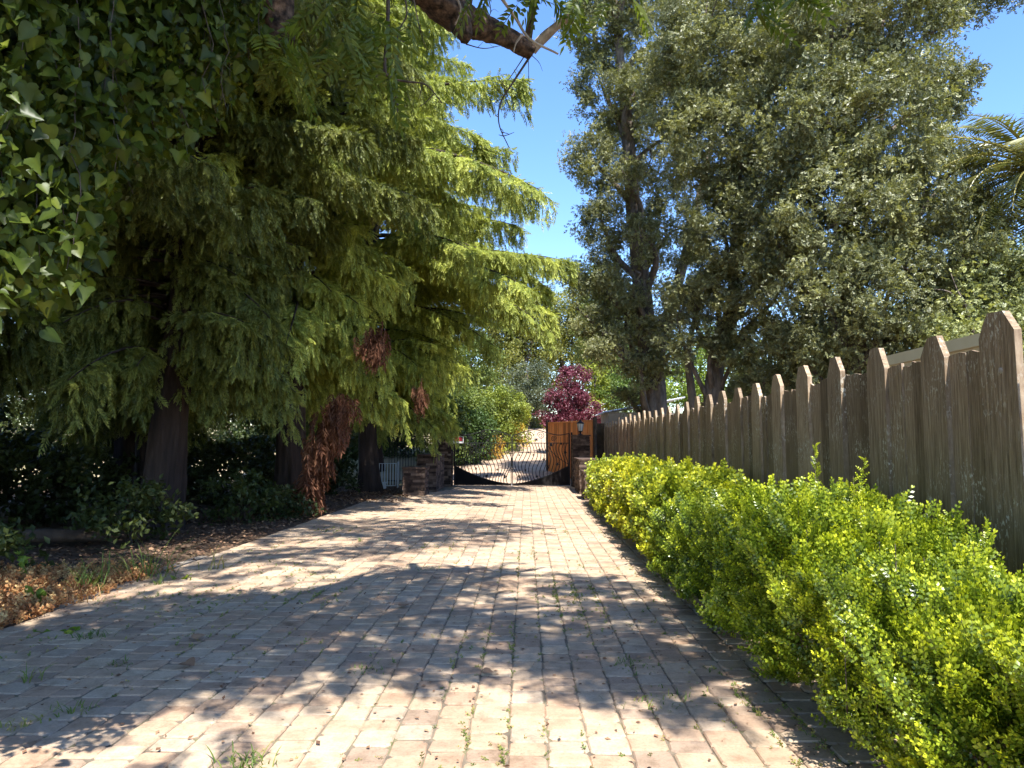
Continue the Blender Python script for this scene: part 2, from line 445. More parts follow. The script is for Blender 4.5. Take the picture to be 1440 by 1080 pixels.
# ------------------------------------------------------------------ ground, driveway
def axis(a, b, fine0, fine1, step, coarse):
    return np.unique(np.concatenate([np.linspace(a, fine0, coarse), np.arange(fine0, fine1, step), np.linspace(fine1, b, coarse)]).round(3))
gx = axis(-300, 300, -9, 5, .25, 24); gy = axis(-60, 500, -3, 60, .4, 24)
GX, GY = np.meshgrid(gx, gy); GZ = terrain(GX, GY)
V = np.stack([GX, GY, GZ], -1).reshape(-1, 3); nx, ny = len(gx), len(gy)
idx = np.arange(nx*ny).reshape(ny, nx)
F = np.stack([idx[:-1, :-1], idx[:-1, 1:], idx[1:, 1:], idx[1:, :-1]], -1).reshape(-1, 4)
tag(mobj('ground', np_mesh('ground', V, [F], M['ground'], smooth=True)), kind='structure')

DR = 2.0
def drive_left(y): return -4.38+np.clip((y-19.5)/5, 0, 1)*1.75
mb = MB(); mb.box((-1.17, 12.1, -.0205), (6.42, 30.4, .02)).build('joint_bed', M['joint']); tag(bpy.data.objects['joint_bed'], kind='structure')
bpy.data.objects['joint_bed'].name = 'driveway_bed'
def pavers():
    cols = []; x = -4.42
    while x < DR-.05:
        w = R(.195, .215); cols.append((x, min(w, DR-x))); x += w
    V, T, Fs = [], [], []
    n = 0; g = .0045
    for (x0, w) in cols:
        y = -2.5+R(-.2, 0)
        while y < 27.1:
            l = random.choice((.145, .15, .205, .21, .215))*R(.97, 1.03)
            xa, xb, ya, yb = x0+.003, x0+w-.003, y+.0055, y+l-.0055
            y += l
            if xa < drive_left(ya)-.07: continue
            j = .008; b = .008
            q = np.array([[xa, ya], [xb, ya], [xb, yb], [xa, yb]])+RNG.uniform(-j, j, (4, 2))
            # eight-sided outline: clipped corners of a tumbled block
            o = []
            for i in range(4):
                p, pp, pn = q[i], q[i-1], q[(i+1) % 4]
                c1, c2 = R(.008, .03), R(.008, .03)
                o += [p+(pp-p)/np.linalg.norm(pp-p)*c1, p+(pn-p)/np.linalg.norm(pn-p)*c2]
            o = np.array(o); c = o.mean(0)
            hz = R(-.003, .004); tx, ty = R(-.014, .014), R(-.014, .014)
            sag = .0025*sin(x0*1.9+ya*.8)*sin(ya*1.3-x0*.7)
            zz = lambda pts: sag+hz+(pts[:, 0]-c[0])*tx+(pts[:, 1]-c[1])*ty
            inn = c+(o-c)*np.array([1-2*b/w, 1-2*b/l])
            P = np.concatenate([np.c_[inn, zz(inn)], np.c_[o, zz(o)-.009], np.c_[o, np.full(8, -.03)]])
            V.append(P); T.append(np.full(24, R(0, 1)))
            Fs.append(n); n += 24
    V = np.concatenate(V); T = np.concatenate(T); B = np.array(Fs)
    top = B[:, None]+np.arange(8)[None]
    quads = []
    for i in range(8):
        k = (i+1) % 8
        quads += [B[:, None]+np.array([8+i, 8+k, k, i])[None], B[:, None]+np.array([16+i, 16+k, 8+k, 8+i])[None]]
    return np_mesh('driveway', V, [top, np.concatenate(quads)], M['paver'], T)
tag(mobj('driveway', pavers()), kind='structure')

# upper road beyond the gate
ys = np.linspace(27.3, 75, 60)
le = np.interp(ys, [27.3, 33, 38, 45, 60, 75], [-3.1, -4.2, -3.2, -2.3, -2.6, -3]); re = np.interp(ys, [27.3, 33, 38, 45, 60, 75], [2.5, 1.6, 1.7, 1.75, 2.2, 2.4])
rows = []
for y, a, b in zip(ys, le, re):
    xs = np.linspace(a, b, 9); rows.append(np.stack([xs, np.full(9, y), terrain(xs, y)+.03+.0*xs], 1))
V = np.concatenate(rows); idx = np.arange(len(V)).reshape(60, 9)
F = np.stack([idx[:-1, :-1], idx[:-1, 1:], idx[1:, 1:], idx[1:, :-1]], -1).reshape(-1, 4)
tag(mobj('road', np_mesh('road', V, [F], M['sandroad'], smooth=True)), kind='structure')

mb = MB(); y = 6.9
while y < 9.6:
    l = R(.5, .9); mb.box((-4.51+R(-.02, .02), y+l/2, -.045+R(-.01, .012)), (.12, l-.012, .09), R(-.02, .02), jit=.008); y += l
o = mb.build('kerb', M['kerb']); tag(o, kind='structure')

# ------------------------------------------------------------------ trees
def rnd(n, a=-1, b=1): return RNG.uniform(a, b, n)

def redwood_crown(name, H, R0, h0, nl, seed, fscale=.34, keep=None):
    global RNG
    RNG = np.random.default_rng(seed)
    Pd, Dd, Ud, Td, Sd = [], [], [], [], []
    limbs = MB()
    for i in range(nl):
        h = h0+(H-h0-1)*((i+RNG.random())/nl)**1.15
        az_ = RNG.uniform(0, 2*pi); Lm = R0*np.interp(h, [2.5, 3.5, 5, 7, 9, 15, H], [.36, .46, .66, 1, 1.02, .62, .06])*RNG.uniform(.52, 1.14)
        if keep and not keep(h, az_): continue
        rise, droop = RNG.uniform(.10, .42), RNG.uniform(.22, .50)+(.12 if h < 5.0 else 0)
        bend = RNG.uniform(-.25, .25)
        def pt(t):
            t = np.asarray(t, float); a = az_+bend*t
            return np.stack([np.cos(a)*Lm*t, np.sin(a)*Lm*t, h+Lm*(rise*t-droop*t*t)], -1)
        ts = np.linspace(0, 1, 9); limbs.tube(pt(ts), .05*(1-ts)*(Lm/4)+.008, 5)
        ns = int(Lm/.048)
        t = np.sort(RNG.uniform(.18, 1, ns))
        p = pt(t); tan = norm(pt(t+.01)-pt(t-.01))
        side = norm(np.cross(tan, [0, 0, 1.]))*np.where(RNG.random(ns) < .5, 1, -1)[:, None]
        sl = (.25+.75*np.sin(np.clip(1.15-t, 0, 1)*1.6))*RNG.uniform(.55, 1.1, ns)*min(1, Lm/3.5)
        sdir = norm(tan*RNG.uniform(.5, 1.0, (ns, 1))+side*RNG.uniform(.5, 1, (ns, 1))+np.c_[np.zeros((ns, 2)), RNG.uniform(-.22, .12, ns)])
        ct = .16+.34*RNG.random(ns)+.12*RNG.random()
        m = 9
        for k in range(m):
            u = (k+RNG.random(ns))/m
            q = p+sdir*(sl*u)[:, None]; q[:, 2] -= .30*sl*u*u
            dd = norm(sdir*.75+RNG.normal(0, .32, (ns, 3))+np.c_[np.zeros((ns, 2)), RNG.uniform(-1.35, .05, ns)])
            uu = norm(np.c_[RNG.normal(0, .4, (ns, 2)), np.ones(ns)]+sdir*.4)
            Pd.append(q); Dd.append(dd); Ud.append(uu)
            Td.append(np.clip(ct+.22*RNG.random(ns), 0, 1)); Sd.append(fscale*RNG.uniform(.6, 1.25, ns))
        for k in range(5 if h < 9 else 3):           # tassels hanging below the spray
            u = RNG.random(ns); q = p+sdir*(sl*u)[:, None]; q[:, 2] -= .25*sl*u*u+RNG.uniform(.05, .62, ns)*(1.25 if h < 6 else .8)
            Pd.append(q+RNG.normal(0, .04, (ns, 3))); Dd.append(norm(sdir*.35+RNG.normal(0, .22, (ns, 3))+np.array([0, 0, -1.])))
            Ud.append(norm(RNG.normal(0, 1, (ns, 3)))); Td.append(np.clip(ct-.06+.2*RNG.random(ns), 0, 1)); Sd.append(fscale*RNG.uniform(.8, 1.5, ns))
    P, D, U = np.concatenate(Pd), np.concatenate(Dd), np.concatenate(Ud)
    g = scatter(FROND, frames(D, U), P, np.concatenate(Sd), np.concatenate(Td))
    return np_mesh(name, g[0], g[1], M['redwood'], g[2]), limbs.mesh(name+'_limbs', M['bark_red'], True)

def trunk_mesh(pts, rads, mat, k=14, noise_=.06, flare=True):
    c = curve(pts, 8); rr = np.interp(np.linspace(0, 1, len(c)), np.linspace(0, 1, len(rads)), rads)
    if flare: rr = rr*(1+.32*np.exp(-np.linspace(0, 12, len(c))))
    mb = MB(); mb.tube(c, rr, k*3, noise_, rough=.24); return mb.mesh('trunk', mat, True)

rwA = redwood_crown('redwood_crown_a', 24, 5.1, 2.9, 165, 3, .215)
rwB = redwood_crown('redwood_crown_b', 26, 6.3, 3.0, 165, 5, .225)
trA = trunk_mesh([(0, 0, -.2), (.16, .0, 2), (.34, .05, 5), (.2, .1, 12), (.1, .0, 24)], [.36, .29, .25, .17, .03], M['bark_red'])

def dead_skirt(parent, path, n, rad, size=.5):
    c = curve(path, 10); i = RNG.integers(0, len(c), n)
    P = c[i]+np.c_[RNG.normal(0, rad, (n, 2)), RNG.normal(0, .12, n)]
    D = norm(np.c_[RNG.normal(0, .16, (n, 2)), -np.ones(n)])
    U = norm(RNG.normal(0, 1, (n, 3))+np.array([0, -.6, 0]))
    g = scatter(FROND, frames(D, U), P, size*RNG.uniform(.6, 1.2, n), .15+.7*RNG.random(n))
    return mobj('dead_foliage', np_mesh('dead_foliage', g[0], g[1], M['dead'], g[2]), parent)

def redwood(label, x, y, rz, meshes, sc=1., trunk=trA, col=(1, 1, 1, 1)):
    t = thing('redwood_tree', label, 'tree', (x, y, float(terrain(x, y))), rz, 'redwoods along the left of the driveway')
    t.scale = (sc, sc, sc)
    mobj('trunk', trunk, t)
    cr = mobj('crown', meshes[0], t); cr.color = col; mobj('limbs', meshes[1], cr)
    return t
r1 = redwood('nearest redwood, its leaning dark trunk rising from brush beside the weedy dirt edge', -6.75, 13.0, .3, rwA, col=(.50, .50, .46, 1))  # crown colour darkened to stand in for shade
r2 = redwood('redwood whose trunk base is wrapped in hanging rust brown dead foliage', -5.6, 17.0, 2.2, rwA, 1.08, col=(1.08, 1.06, 1.0, 1))  # this crown and the next brightened to paint in sunlight
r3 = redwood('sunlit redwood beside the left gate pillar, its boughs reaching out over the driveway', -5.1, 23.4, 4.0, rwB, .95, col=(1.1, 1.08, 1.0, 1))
r4 = redwood('redwood at the far left edge in deep shade behind the hanging ivy', -10.2, 10.2, 1.1, rwB, .95, col=(.40, .41, .38, 1))  # this crown and the next two darkened to paint in shade
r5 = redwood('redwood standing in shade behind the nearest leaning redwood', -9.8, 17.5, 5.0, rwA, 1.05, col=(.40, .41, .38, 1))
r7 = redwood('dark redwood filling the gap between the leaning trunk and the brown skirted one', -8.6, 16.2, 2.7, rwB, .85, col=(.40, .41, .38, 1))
r6 = redwood('tall redwood behind the gate on the left, half hidden by the sunlit one', -6.6, 31.5, 3.1, rwB, .9, col=(1.1, 1.08, 1.0, 1))  # sunlight put into this crown's colour as well
# dead brown boughs on the second tree (world path converted to the tree's own frame)
def local(t, p):
    x, y, z = p[0]-t.location.x, p[1]-t.location.y, p[2]-t.location.z; a = -t.rotation_euler.z; s = t.scale[0]
    return np.array([(x*cos(a)-y*sin(a))/s, (x*sin(a)+y*cos(a))/s, z/s])
d = dead_skirt(r2, [local(r2, at(*p)) for p in ((432, 690, 15.6), (445, 640, 15.5), (462, 595, 15.4), (480, 560, 15.3))], 330, .14, .50)
d['label'] = 'long skirt of rust brown dead foliage hanging down to the ground'
dead_skirt(r2, [local(r2, at(*p)) for p in ((525, 490, 15.2), (528, 465, 15.2))], 90, .12, .45)
dead_skirt(r3, [local(r3, at(*p)) for p in ((592, 566, 20.5), (590, 545, 20.5))], 50, .10, .4)

def cluster_leaves(blobs, ncl, nleaf, crad, leaf, up=.45, base=LEAF, tint0=.25, vary=.35, shell=.55):
    """blobs (x,y,z,rx,ry,rz): clumps of leaves through each blob's outer volume"""
    Ps, Ts, Ss = [], [], []
    for b in blobs:
        b = np.asarray(b, float); vol = (b[3]*b[4]*b[5])**(2/3)
        n = max(3, int(ncl*vol))
        dirs = norm(RNG.normal(0, 1, (n, 3))); rr = shell+(1-shell)*RNG.random(n)**.7
        rr *= 1+.22*np.sin(dirs[:, 0]*5+b[0])*np.sin(dirs[:, 1]*4+b[1]*2)
        cc = b[:3]+dirs*b[3:]*rr[:, None]
        ct = RNG.random(n)*vary
        cr = crad*RNG.uniform(.6, 1.5, n)
        k = RNG.poisson(nleaf, n)
        i = np.repeat(np.arange(n), k)
        off = norm(RNG.normal(0, 1, (len(i), 3)))*(1.75*RNG.random(len(i))**.5)[:, None]*cr[i][:, None]*np.array([1, 1, .72])
        Ps.append(cc[i]+off); Ts.append(tint0+ct[i]+.18*RNG.random(len(i)))
        Ss.append(leaf*RNG.uniform(.65, 1.25, len(i)))
    P = np.concatenate(Ps); n = len(P)
    D = norm(RNG.normal(0, 1, (n, 3))+np.array([0, 0, -.25])); U = norm(RNG.normal(0, 1, (n, 3))+np.array([0, 0, up*2]))
    return scatter(base, frames(D, U), P, np.concatenate(Ss), np.concatenate(Ts))

def limbs_to(mb, start, blobs, r0, jit=.5):
    start = np.asarray(start, float)
    for b in blobs:
        e = np.asarray(b[:3], float); mid = (start+e)/2+RNG.normal(0, jit*.4, 3)+np.array([0, 0, -.15*abs(e[2]-start[2])*.3])
        c = curve([start, mid, e, e+(e-mid)*.4+RNG.normal(0, .2, 3)], 5)
        mb.tube(c, np.linspace(r0, .02, len(c)), 6, .05)
        for q in range(5):
            s = c[RNG.integers(len(c)//2, len(c))]; d_ = norm(RNG.normal(0, 1, 3))*RNG.uniform(.5, 1.2)*np.mean(b[3:])*.7
            mb.tube(curve([s, s+d_*.5+RNG.normal(0, .08, 3), s+d_], 3), np.linspace(.03, .008, 7), 4)

def oak(label, base, trunk_pts, rads, blobs, ncl=46, nleaf=330, leaf=.060, crad=.22, col=(1, 1, 1, 1), forks=None, tint0=.27, limbs=True):
    t = thing('oak_tree', label, 'tree', tuple(base), 0, 'oaks behind the wooden fence')
    base = np.asarray(base, float); rel = [np.asarray(p)-base for p in trunk_pts]
    bl = [tuple(np.asarray(b[:3])-base)+tuple(b[3:]) for b in blobs]
    mobj('trunk', trunk_mesh(rel, rads, M['bark_oak'], 12, .07), t)
    mb = MB(); c = curve(rel, 6)
    for b in bl:
        z = b[2]-.8; s = c[np.argmin(abs(c[:, 2]-max(1.8, z-1.0)))]
        if limbs: limbs_to(mb, s, [b], min(.14, rads[0]*.3))
    for f in (forks or []): mb.tube(curve([np.asarray(p)-base for p in f[0]], 8), np.linspace(f[1], f[2], 8*(len(f[0])-1)+1), 10, .06)
    g = cluster_leaves(bl, ncl, nleaf/5, crad, leaf*2.25, up=.25, tint0=tint0, base=SPRAY)
    cr = mobj('crown', np_mesh('oak_crown', g[0], g[1], M['oak'], g[2]), t); cr.color = col
    mobj('limbs', mb.mesh('oak_limbs', M['bark_oak'], True), cr)
    return t
RNG = np.random.default_rng(21)
def bl(px, py, d, r, ry=None, rz=None):
    p = at(px, py, d); return (p[0], p[1], p[2], r, ry or r, rz or r)
# first oak: left-hand trunk, tall narrow crown at the edge of the blue gap
b1 = at(922, 640, 24); b1[2] = 0.05
oak('tall oak with thick leaning trunk, the leftmost behind the weathered fence, beside the blue gap', b1,
    [b1, at(918, 560, 24), at(908, 440, 24), at(892, 310, 24), at(882, 180, 24), at(868, 40, 24), at(850, -160, 24)], [.5, .4, .3, .24, .19, .14, .06],
    [bl(835, 40, 24, 1.2), bl(870, -40, 24, 1.8), bl(850, 130, 24.3, 1.1, 1.3, 1.5), bl(832, 225, 24.2, .95, 1.2, 1.3), bl(850, 320, 24.4, 1.0, 1.4, 1.1), bl(930, 60, 24.8, 1.9),
     bl(925, 200, 25, 1.7, 2, 1.9), bl(845, 390, 24.6, 1.0, 1.3, .9), bl(880, 455, 25, .9, 1.5, 1.0), bl(940, 330, 25.2, 1.6), bl(800, 385, 26, .5, .8, .4), bl(905, 330, 23.1, .5, .5, .9), bl(925, 470, 23.0, .5, .5, .8), bl(880, 250, 23.2, .6, .5, .7), bl(900, 120, 23.2, .8, .6, .9), bl(890, 410, 23.2, .5, .5, .5), bl(955, 420, 23.6, .8, .6, .8), bl(865, 490, 23.5, .8, .8, .7), bl(900, 520, 23, .5, .5, .6), bl(830, 450, 24.5, .7, .8, .6), bl(940, 500, 23, .7, .6, .7), bl(885, 560, 24.6, .5, .6, .4)],
    forks=[([at(915, 540, 24), at(938, 450, 24.2), at(958, 380, 24.6), at(990, 250, 25), at(1020, 100, 25)], .26, .08)])
b2 = at(1008, 640, 20.5); b2[2] = 0.05
oak('spreading oak with forked trunk behind the middle of the weathered fence', b2,
    [b2, at(1004, 560, 20.5), at(1010, 500, 20.5), at(1030, 420, 20.5), at(1040, 300, 20.7), at(1080, 130, 21), at(1120, -60, 21)], [.3, .26, .22, .17, .13, .1, .05],
    [bl(1000, 60, 20, 2.0), bl(1090, 20, 20.4, 2.0), bl(1010, 200, 19.6, 1.7), bl(1090, 160, 19.4, 1.6), bl(1020, 330, 19.6, 1.3, 1.5, 1.2), bl(1090, 300, 19, 1.6), bl(975, 420, 20.4, .9, 1.2, .9),
     bl(1090, 420, 19.2, 1.5, 1.5, 1.2), bl(960, 130, 21, 1.3), bl(1010, 470, 20, .6), bl(1045, 480, 19.6, .7), bl(1000, 400, 19.8, .7), bl(960, 480, 20.2, .5), bl(1040, 250, 19.2, 1.0), bl(1100, 510, 19, 1.0, 1.2, .8), bl(1050, 545, 21, .6, .8, .5)],
    forks=[([b2+np.array([-.3, .3, 0]), at(972, 545, 21), at(968, 490, 21.2), at(985, 420, 21.4)], .15, .06), ([at(1010, 500, 20.5), at(1022, 470, 20.4), at(1075, 385, 20)], .16, .05)])
b3 = at(1200, 640, 17); b3[2] = 0.05
oak('broad dense oak filling the right, above the near half of the weathered fence', b3,
    [b3, at(1195, 560, 17), at(1190, 420, 17), at(1200, 250, 17), at(1190, 60, 17.3), at(1200, -120, 17.5)], [.32, .27, .22, .16, .11, .05],
    [bl(1170, 30, 17, 1.6), bl(1250, 10, 17.2, 1.3, 1.5, 1.1), bl(1160, 170, 16.6, 1.5), bl(1240, 170, 16.5, 1.5), bl(1310, 140, 17, .9, 1.1, .8), bl(1175, 300, 16.2, 1.5), bl(1265, 290, 16.2, 1.5),
     bl(1330, 250, 16.6, .95, 1.2, 1.0), bl(1160, 420, 16.2, 1.4, 1.5, 1.1), bl(1250, 410, 16, 1.4, 1.5, 1.1), bl(1335, 370, 16, 1.2, 1.4, 1.1), bl(1130, 500, 17, 1.0, 1.2, .8), bl(1210, 500, 17, 1.1, 1.2, .8), bl(1290, 490, 17, 1.1, 1.3, .8), bl(1140, 545, 17.5, .8, 1, .5), bl(1210, 540, 17.5, .9, 1, .5), bl(1100, 350, 17, .8), bl(1110, 240, 17, .8), bl(1290, 60, 17, .9)],
    col=(1.0, 1.0, .98, 1))
b4 = at(1420, 640, 15.5); b4[2] = 0.05
oak('lower pale green oak at the right edge under the palm fronds', b4,
    [b4, at(1415, 560, 15.5), at(1400, 480, 15.5), at(1360, 400, 15.6), at(1350, 330, 15.6)], [.2, .17, .14, .1, .05],
    [bl(1385, 400, 15.4, 1.0, 1.2, .8), bl(1440, 400, 15.6, .9, 1.2, .8), bl(1370, 470, 15, 1.1, 1.2, .7), bl(1450, 470, 15, 1.0), bl(1375, 320, 16.2, .6, .8, .55), bl(1500, 420, 15.8, 1.0)],
    col=(1.25, 1.3, 1.15, 1), tint0=.35)
# dark branch of a further oak sticking in at the top right corner
b5 = at(1560, 640, 19); b5[2] = 0.05
oak('oak outside the frame whose drooping dark branch hangs into the top right corner', b5,
    [b5, at(1640, 400, 19), at(1640, 150, 19), at(1600, -160, 18.6)], [.3, .2, .12, .05],
    [bl(1385, -5, 18, .8, .9, .5), bl(1330, 10, 18, .55, .8, .45), bl(1430, -60, 18.3, 1.2), bl(1520, -100, 18.5, 2.0), bl(1620, 0, 19, 2.0), bl(1600, 250, 20, 2.0)], col=(.8, .85, .9, 1), nleaf=330, limbs=False, forks=[([at(1600, -160, 18.6), at(1500, -150, 18.3), at(1400, -50, 18)], .08, .02)])

# ---------------------------------------------------------------- far trees and shrubs
def far_tree(name, label, cat, base, blobs, mat, leaf, crad, ncl, nleaf, trunk_r=.15, col=(1, 1, 1, 1), group=None, up=.45, tint0=.25, trunk=True):
    base = np.asarray(base, float)
    t = thing(name, label, cat, tuple(base), 0, group)
    bls = [tuple(np.asarray(b[:3])-base)+tuple(b[3:]) for b in blobs]
    top = max(bls, key=lambda b: b[2]); low = min(bls, key=lambda b: b[2])
    mb = MB()
    if trunk:
        c = curve([(0, 0, -.2), (R(-.1, .1), R(-.1, .1), low[2]*.6), (top[0]*.6, top[1]*.6, (low[2]+top[2])*.5), (top[0], top[1], top[2])], 6)
        mb.tube(c, np.linspace(trunk_r, .03, len(c)), 8, .06); mb.build('trunk', M['bark_oak'], t, True)
    else:
        for q in range(7):
            b = bls[q % len(bls)]; mb.tube(curve([(R(-.1, .1), R(-.1, .1), -.1), (b[0]*.4, b[1]*.4, b[2]*.6), (b[0]+R(-.3, .3)*b[3], b[1], b[2])], 4), np.linspace(trunk_r*.4, .01, 9), 5)
        mb.build('stems', M['darktwig'], t, True)
    mb2 = MB(); limbs_to(mb2, (0, 0, max(.3, low[2]*.5)), bls, trunk_r*.5)
    g = cluster_leaves(bls, ncl*1.7, nleaf*2.4, crad, leaf, up, tint0=tint0)
    cr = mobj('crown' if trunk else 'foliage', np_mesh('foliage', g[0], g[1], M[mat], g[2]), t); cr.color = col
    if trunk: mobj('limbs', mb2.mesh('limbs', M['bark_oak'], True), cr)
    return t

def gb(px, d): x = at(px, 600, d)[0]; return (x, d, float(terrain(x, d)))
FG = 'trees and shrubs beyond the gate'
# purple plum
far_tree('plum_tree', 'purple leaved plum tree behind the new orange board fence', 'tree', gb(802, 37),
         [bl(803, 530, 37, .75, .8, .6), bl(800, 560, 37, 1.1, 1.1, .8), bl(785, 582, 37, .85, .9, .6), bl(815, 578, 37, .95, .9, .7), bl(800, 592, 36.8, 1.3, 1, .5), bl(838, 590, 36.4, .7, .7, .5), bl(778, 592, 37, .6, .7, .5)],
         'plum', .11, .22, 26, 44, .12)
far_tree('golden_tree', 'small golden green tree just behind the purple plum', 'tree', gb(838, 41),
         [bl(836, 530, 41, .7), bl(845, 550, 41, .9), bl(838, 570, 41, 1.0)], 'tree', .16, .28, 12, 30, .1, (1.7, 1.75, .7, 1), tint0=.45)
far_tree('olive_tree', 'grey green olive tree behind the shrubs at the top of the drive', 'tree', gb(742, 52),
         [bl(742, 530, 52, 1.5), bl(730, 555, 52, 1.4), bl(755, 560, 52, 1.5), bl(742, 580, 52, 1.7, 1.5, 1.2)], 'tree', .15, .35, 9, 46, .16, (1.0, 1.0, 1.75, 1), tint0=.22)
shr = [
 ('bright yellow green shrub, tallest behind the left half of the gate', 700, 572, 38, 1.3, 1.1, (1.5, 1.6, .8, 1), .4),
 ('yellow green shrub rounded in shape left of the olive tree', 722, 585, 42, 1.0, .9, (1.6, 1.6, .7, 1), .45),
 ('green shrub behind the small red sign', 655, 575, 36, 1.4, 1.3, (1.2, 1.35, .85, 1), .32),
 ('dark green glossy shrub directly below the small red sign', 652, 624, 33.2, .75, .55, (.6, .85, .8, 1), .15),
 ('deep green shrub between the sign and the orange shrub', 676, 600, 35, .95, .8, (.75, 1.05, .85, 1), .25),
 ('orange yellow flowering shrub on the slope behind the gate', 712, 605, 40, .9, .45, (2.6, 1.7, .7, 1), .45),
 ('small peach coloured dry shrub low on the slope behind the gate', 686, 622, 35.5, .55, .38, (3.2, 1.9, 1.2, 1), .45),
 ('low yellow green shrub at the crest of the drive', 745, 596, 54, .9, .45, (1.7, 1.7, .6, 1), .45),
 ('low dull green shrub at the crest, left of the orange fence', 762, 597, 55, .8, .5, (1.0, 1.0, .8, 1), .3),
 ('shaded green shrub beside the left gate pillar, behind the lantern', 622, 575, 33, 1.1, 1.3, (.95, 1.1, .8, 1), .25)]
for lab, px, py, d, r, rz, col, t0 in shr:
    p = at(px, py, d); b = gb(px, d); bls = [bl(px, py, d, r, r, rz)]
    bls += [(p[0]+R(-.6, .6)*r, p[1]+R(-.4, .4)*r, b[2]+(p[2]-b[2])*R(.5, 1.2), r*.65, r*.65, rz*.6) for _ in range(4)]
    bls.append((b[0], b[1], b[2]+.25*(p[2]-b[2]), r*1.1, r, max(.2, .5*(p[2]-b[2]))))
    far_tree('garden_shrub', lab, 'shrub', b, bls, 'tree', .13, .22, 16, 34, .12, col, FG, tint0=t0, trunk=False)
ft = [
 ('leafy tree with thin light foliage at the end of the drive, against the blue gap', 700, 62, [(700, 500, 2.8), (720, 470, 2.8), (690, 430, 2.6), (745, 500, 2.6), (705, 540, 2.6), (752, 455, 2.4), (770, 430, 1.5), (725, 420, 1.6)], (1.4, 1.3, .95, 1), .42),
 ('olive toned tree behind the plum tree, thinning out into the sky', 800, 66, [(790, 500, 2.8), (815, 465, 2.8), (840, 500, 2.8), (806, 430, 2.4), (770, 525, 2.4), (838, 420, 2.4), (850, 540, 2.8), (780, 470, 1.6)], (1.45, 1.35, .95, 1), .42),
 ('dark tall tree with straight trunk behind the golden tree', 842, 58, [(845, 480, 2.4), (870, 440, 2.6), (840, 400, 1.8), (870, 510, 2.4), (895, 480, 2.4)], (1.1, 1.15, .9, 1), .33),
 ('broad tree behind the left gate pillar beyond the shrubs', 645, 50, [(640, 520, 2.6), (610, 490, 2.6), (665, 510, 2.0), (630, 560, 2.4), (590, 540, 2.6), (670, 550, 1.8)], (1.0, 1.15, .8, 1), .28),
 ('green tree behind the shed roof and the leftmost oak', 900, 42, [(890, 540, 1.6), (920, 500, 2.0), (870, 565, 1.3), (945, 540, 1.8), (900, 580, 1.4)], (1.0, 1.3, .8, 1), .25),
 ('bright leafed tree seen between the forked oak trunks', 985, 36, [(985, 520, 1.5), (1010, 500, 1.6), (960, 540, 1.3), (1040, 540, 1.6), (985, 570, 1.3)], (1.35, 1.65, .7, 1), .38),
 ('pale tree behind the near fence pickets below the broad oak', 1110, 30, [(1080, 520, 1.6), (1130, 500, 1.7), (1180, 520, 1.6), (1230, 500, 1.8), (1060, 560, 1.4), (1150, 560, 1.6), (1240, 560, 1.6)], (1.3, 1.3, 1.05, 1), .32),
 ('sage coloured tree behind the cream rail at the right', 1330, 27, [(1290, 470, 1.6), (1350, 440, 1.7), (1410, 450, 1.8), (1340, 510, 1.5), (1420, 520, 1.5), (1280, 540, 1.5), (1470, 400, 1.9)], (1.25, 1.3, 1.15, 1), .32),
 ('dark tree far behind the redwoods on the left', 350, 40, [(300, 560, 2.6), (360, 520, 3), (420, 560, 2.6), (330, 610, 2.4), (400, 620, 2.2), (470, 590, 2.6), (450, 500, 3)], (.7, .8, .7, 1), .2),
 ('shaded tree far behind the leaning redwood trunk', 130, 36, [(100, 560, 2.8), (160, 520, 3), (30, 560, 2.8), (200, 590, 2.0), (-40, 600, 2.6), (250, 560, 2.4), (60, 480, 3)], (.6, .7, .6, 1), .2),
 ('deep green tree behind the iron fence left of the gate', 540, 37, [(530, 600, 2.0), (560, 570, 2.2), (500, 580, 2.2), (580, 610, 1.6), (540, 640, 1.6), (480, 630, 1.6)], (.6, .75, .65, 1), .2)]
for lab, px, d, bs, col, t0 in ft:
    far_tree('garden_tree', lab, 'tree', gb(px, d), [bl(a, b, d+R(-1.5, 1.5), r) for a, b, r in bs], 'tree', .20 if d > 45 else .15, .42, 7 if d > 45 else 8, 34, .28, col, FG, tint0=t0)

# ------------------------------------------------------------------ palm
def palm():
    c = at(1462, 240, 15.2); base = np.array([c[0]+.3, c[1], .05])
    t = thing('palm_tree', 'date palm reaching in at the right edge with arching fronds', 'tree', tuple(base))
    top = c-base
    trunk = MB(); trunk.tube(curve([(0, 0, -.1), (.1, 0, 3), top-np.array([0, 0, .6]), top], 8), np.r_[np.full(24, .3), .33], 12, .08)
    trunk.build('trunk', M['bark_oak'], t, True)
    for i in range(46):
        az_ = i*2.39996; el = 1.25-1.9*(i/46); Lf = R(2.3, 3.0)
        mb = MB(); n = 44
        s = np.linspace(0, 1, n)
        e = el-1.35*s**1.4; dx = np.cumsum(np.cos(e))*Lf/n; dz = np.cumsum(np.sin(e))*Lf/n
        pts = np.stack([np.cos(az_)*dx, np.sin(az_)*dx, dz], 1)+top
        mb.tube(pts[::4], np.linspace(.035, .008, len(pts[::4])), 4, tint=.8)
        tan = norm(np.gradient(pts, axis=0)); sd = np.array([-sin(az_), cos(az_), 0.]); up = np.cross(tan, -sd)
        for sgn in (1, -1):
            D = norm(tan*.55+sgn*sd*1.0+up*.45+RNG.normal(0, .08, (n, 3))); Lk = .55*np.sin(np.clip(s*.92+.10, 0, 1)*pi)**.6
            mb.inst(scatter(kites([kite(1, .075, 0, bend=.12, mid=.3)]), frames(D, up), pts, Lk, np.full(n, R(.2, .75))+.1*RNG.random(n)))
        mb.build('frond', M['palm'], t)
palm()

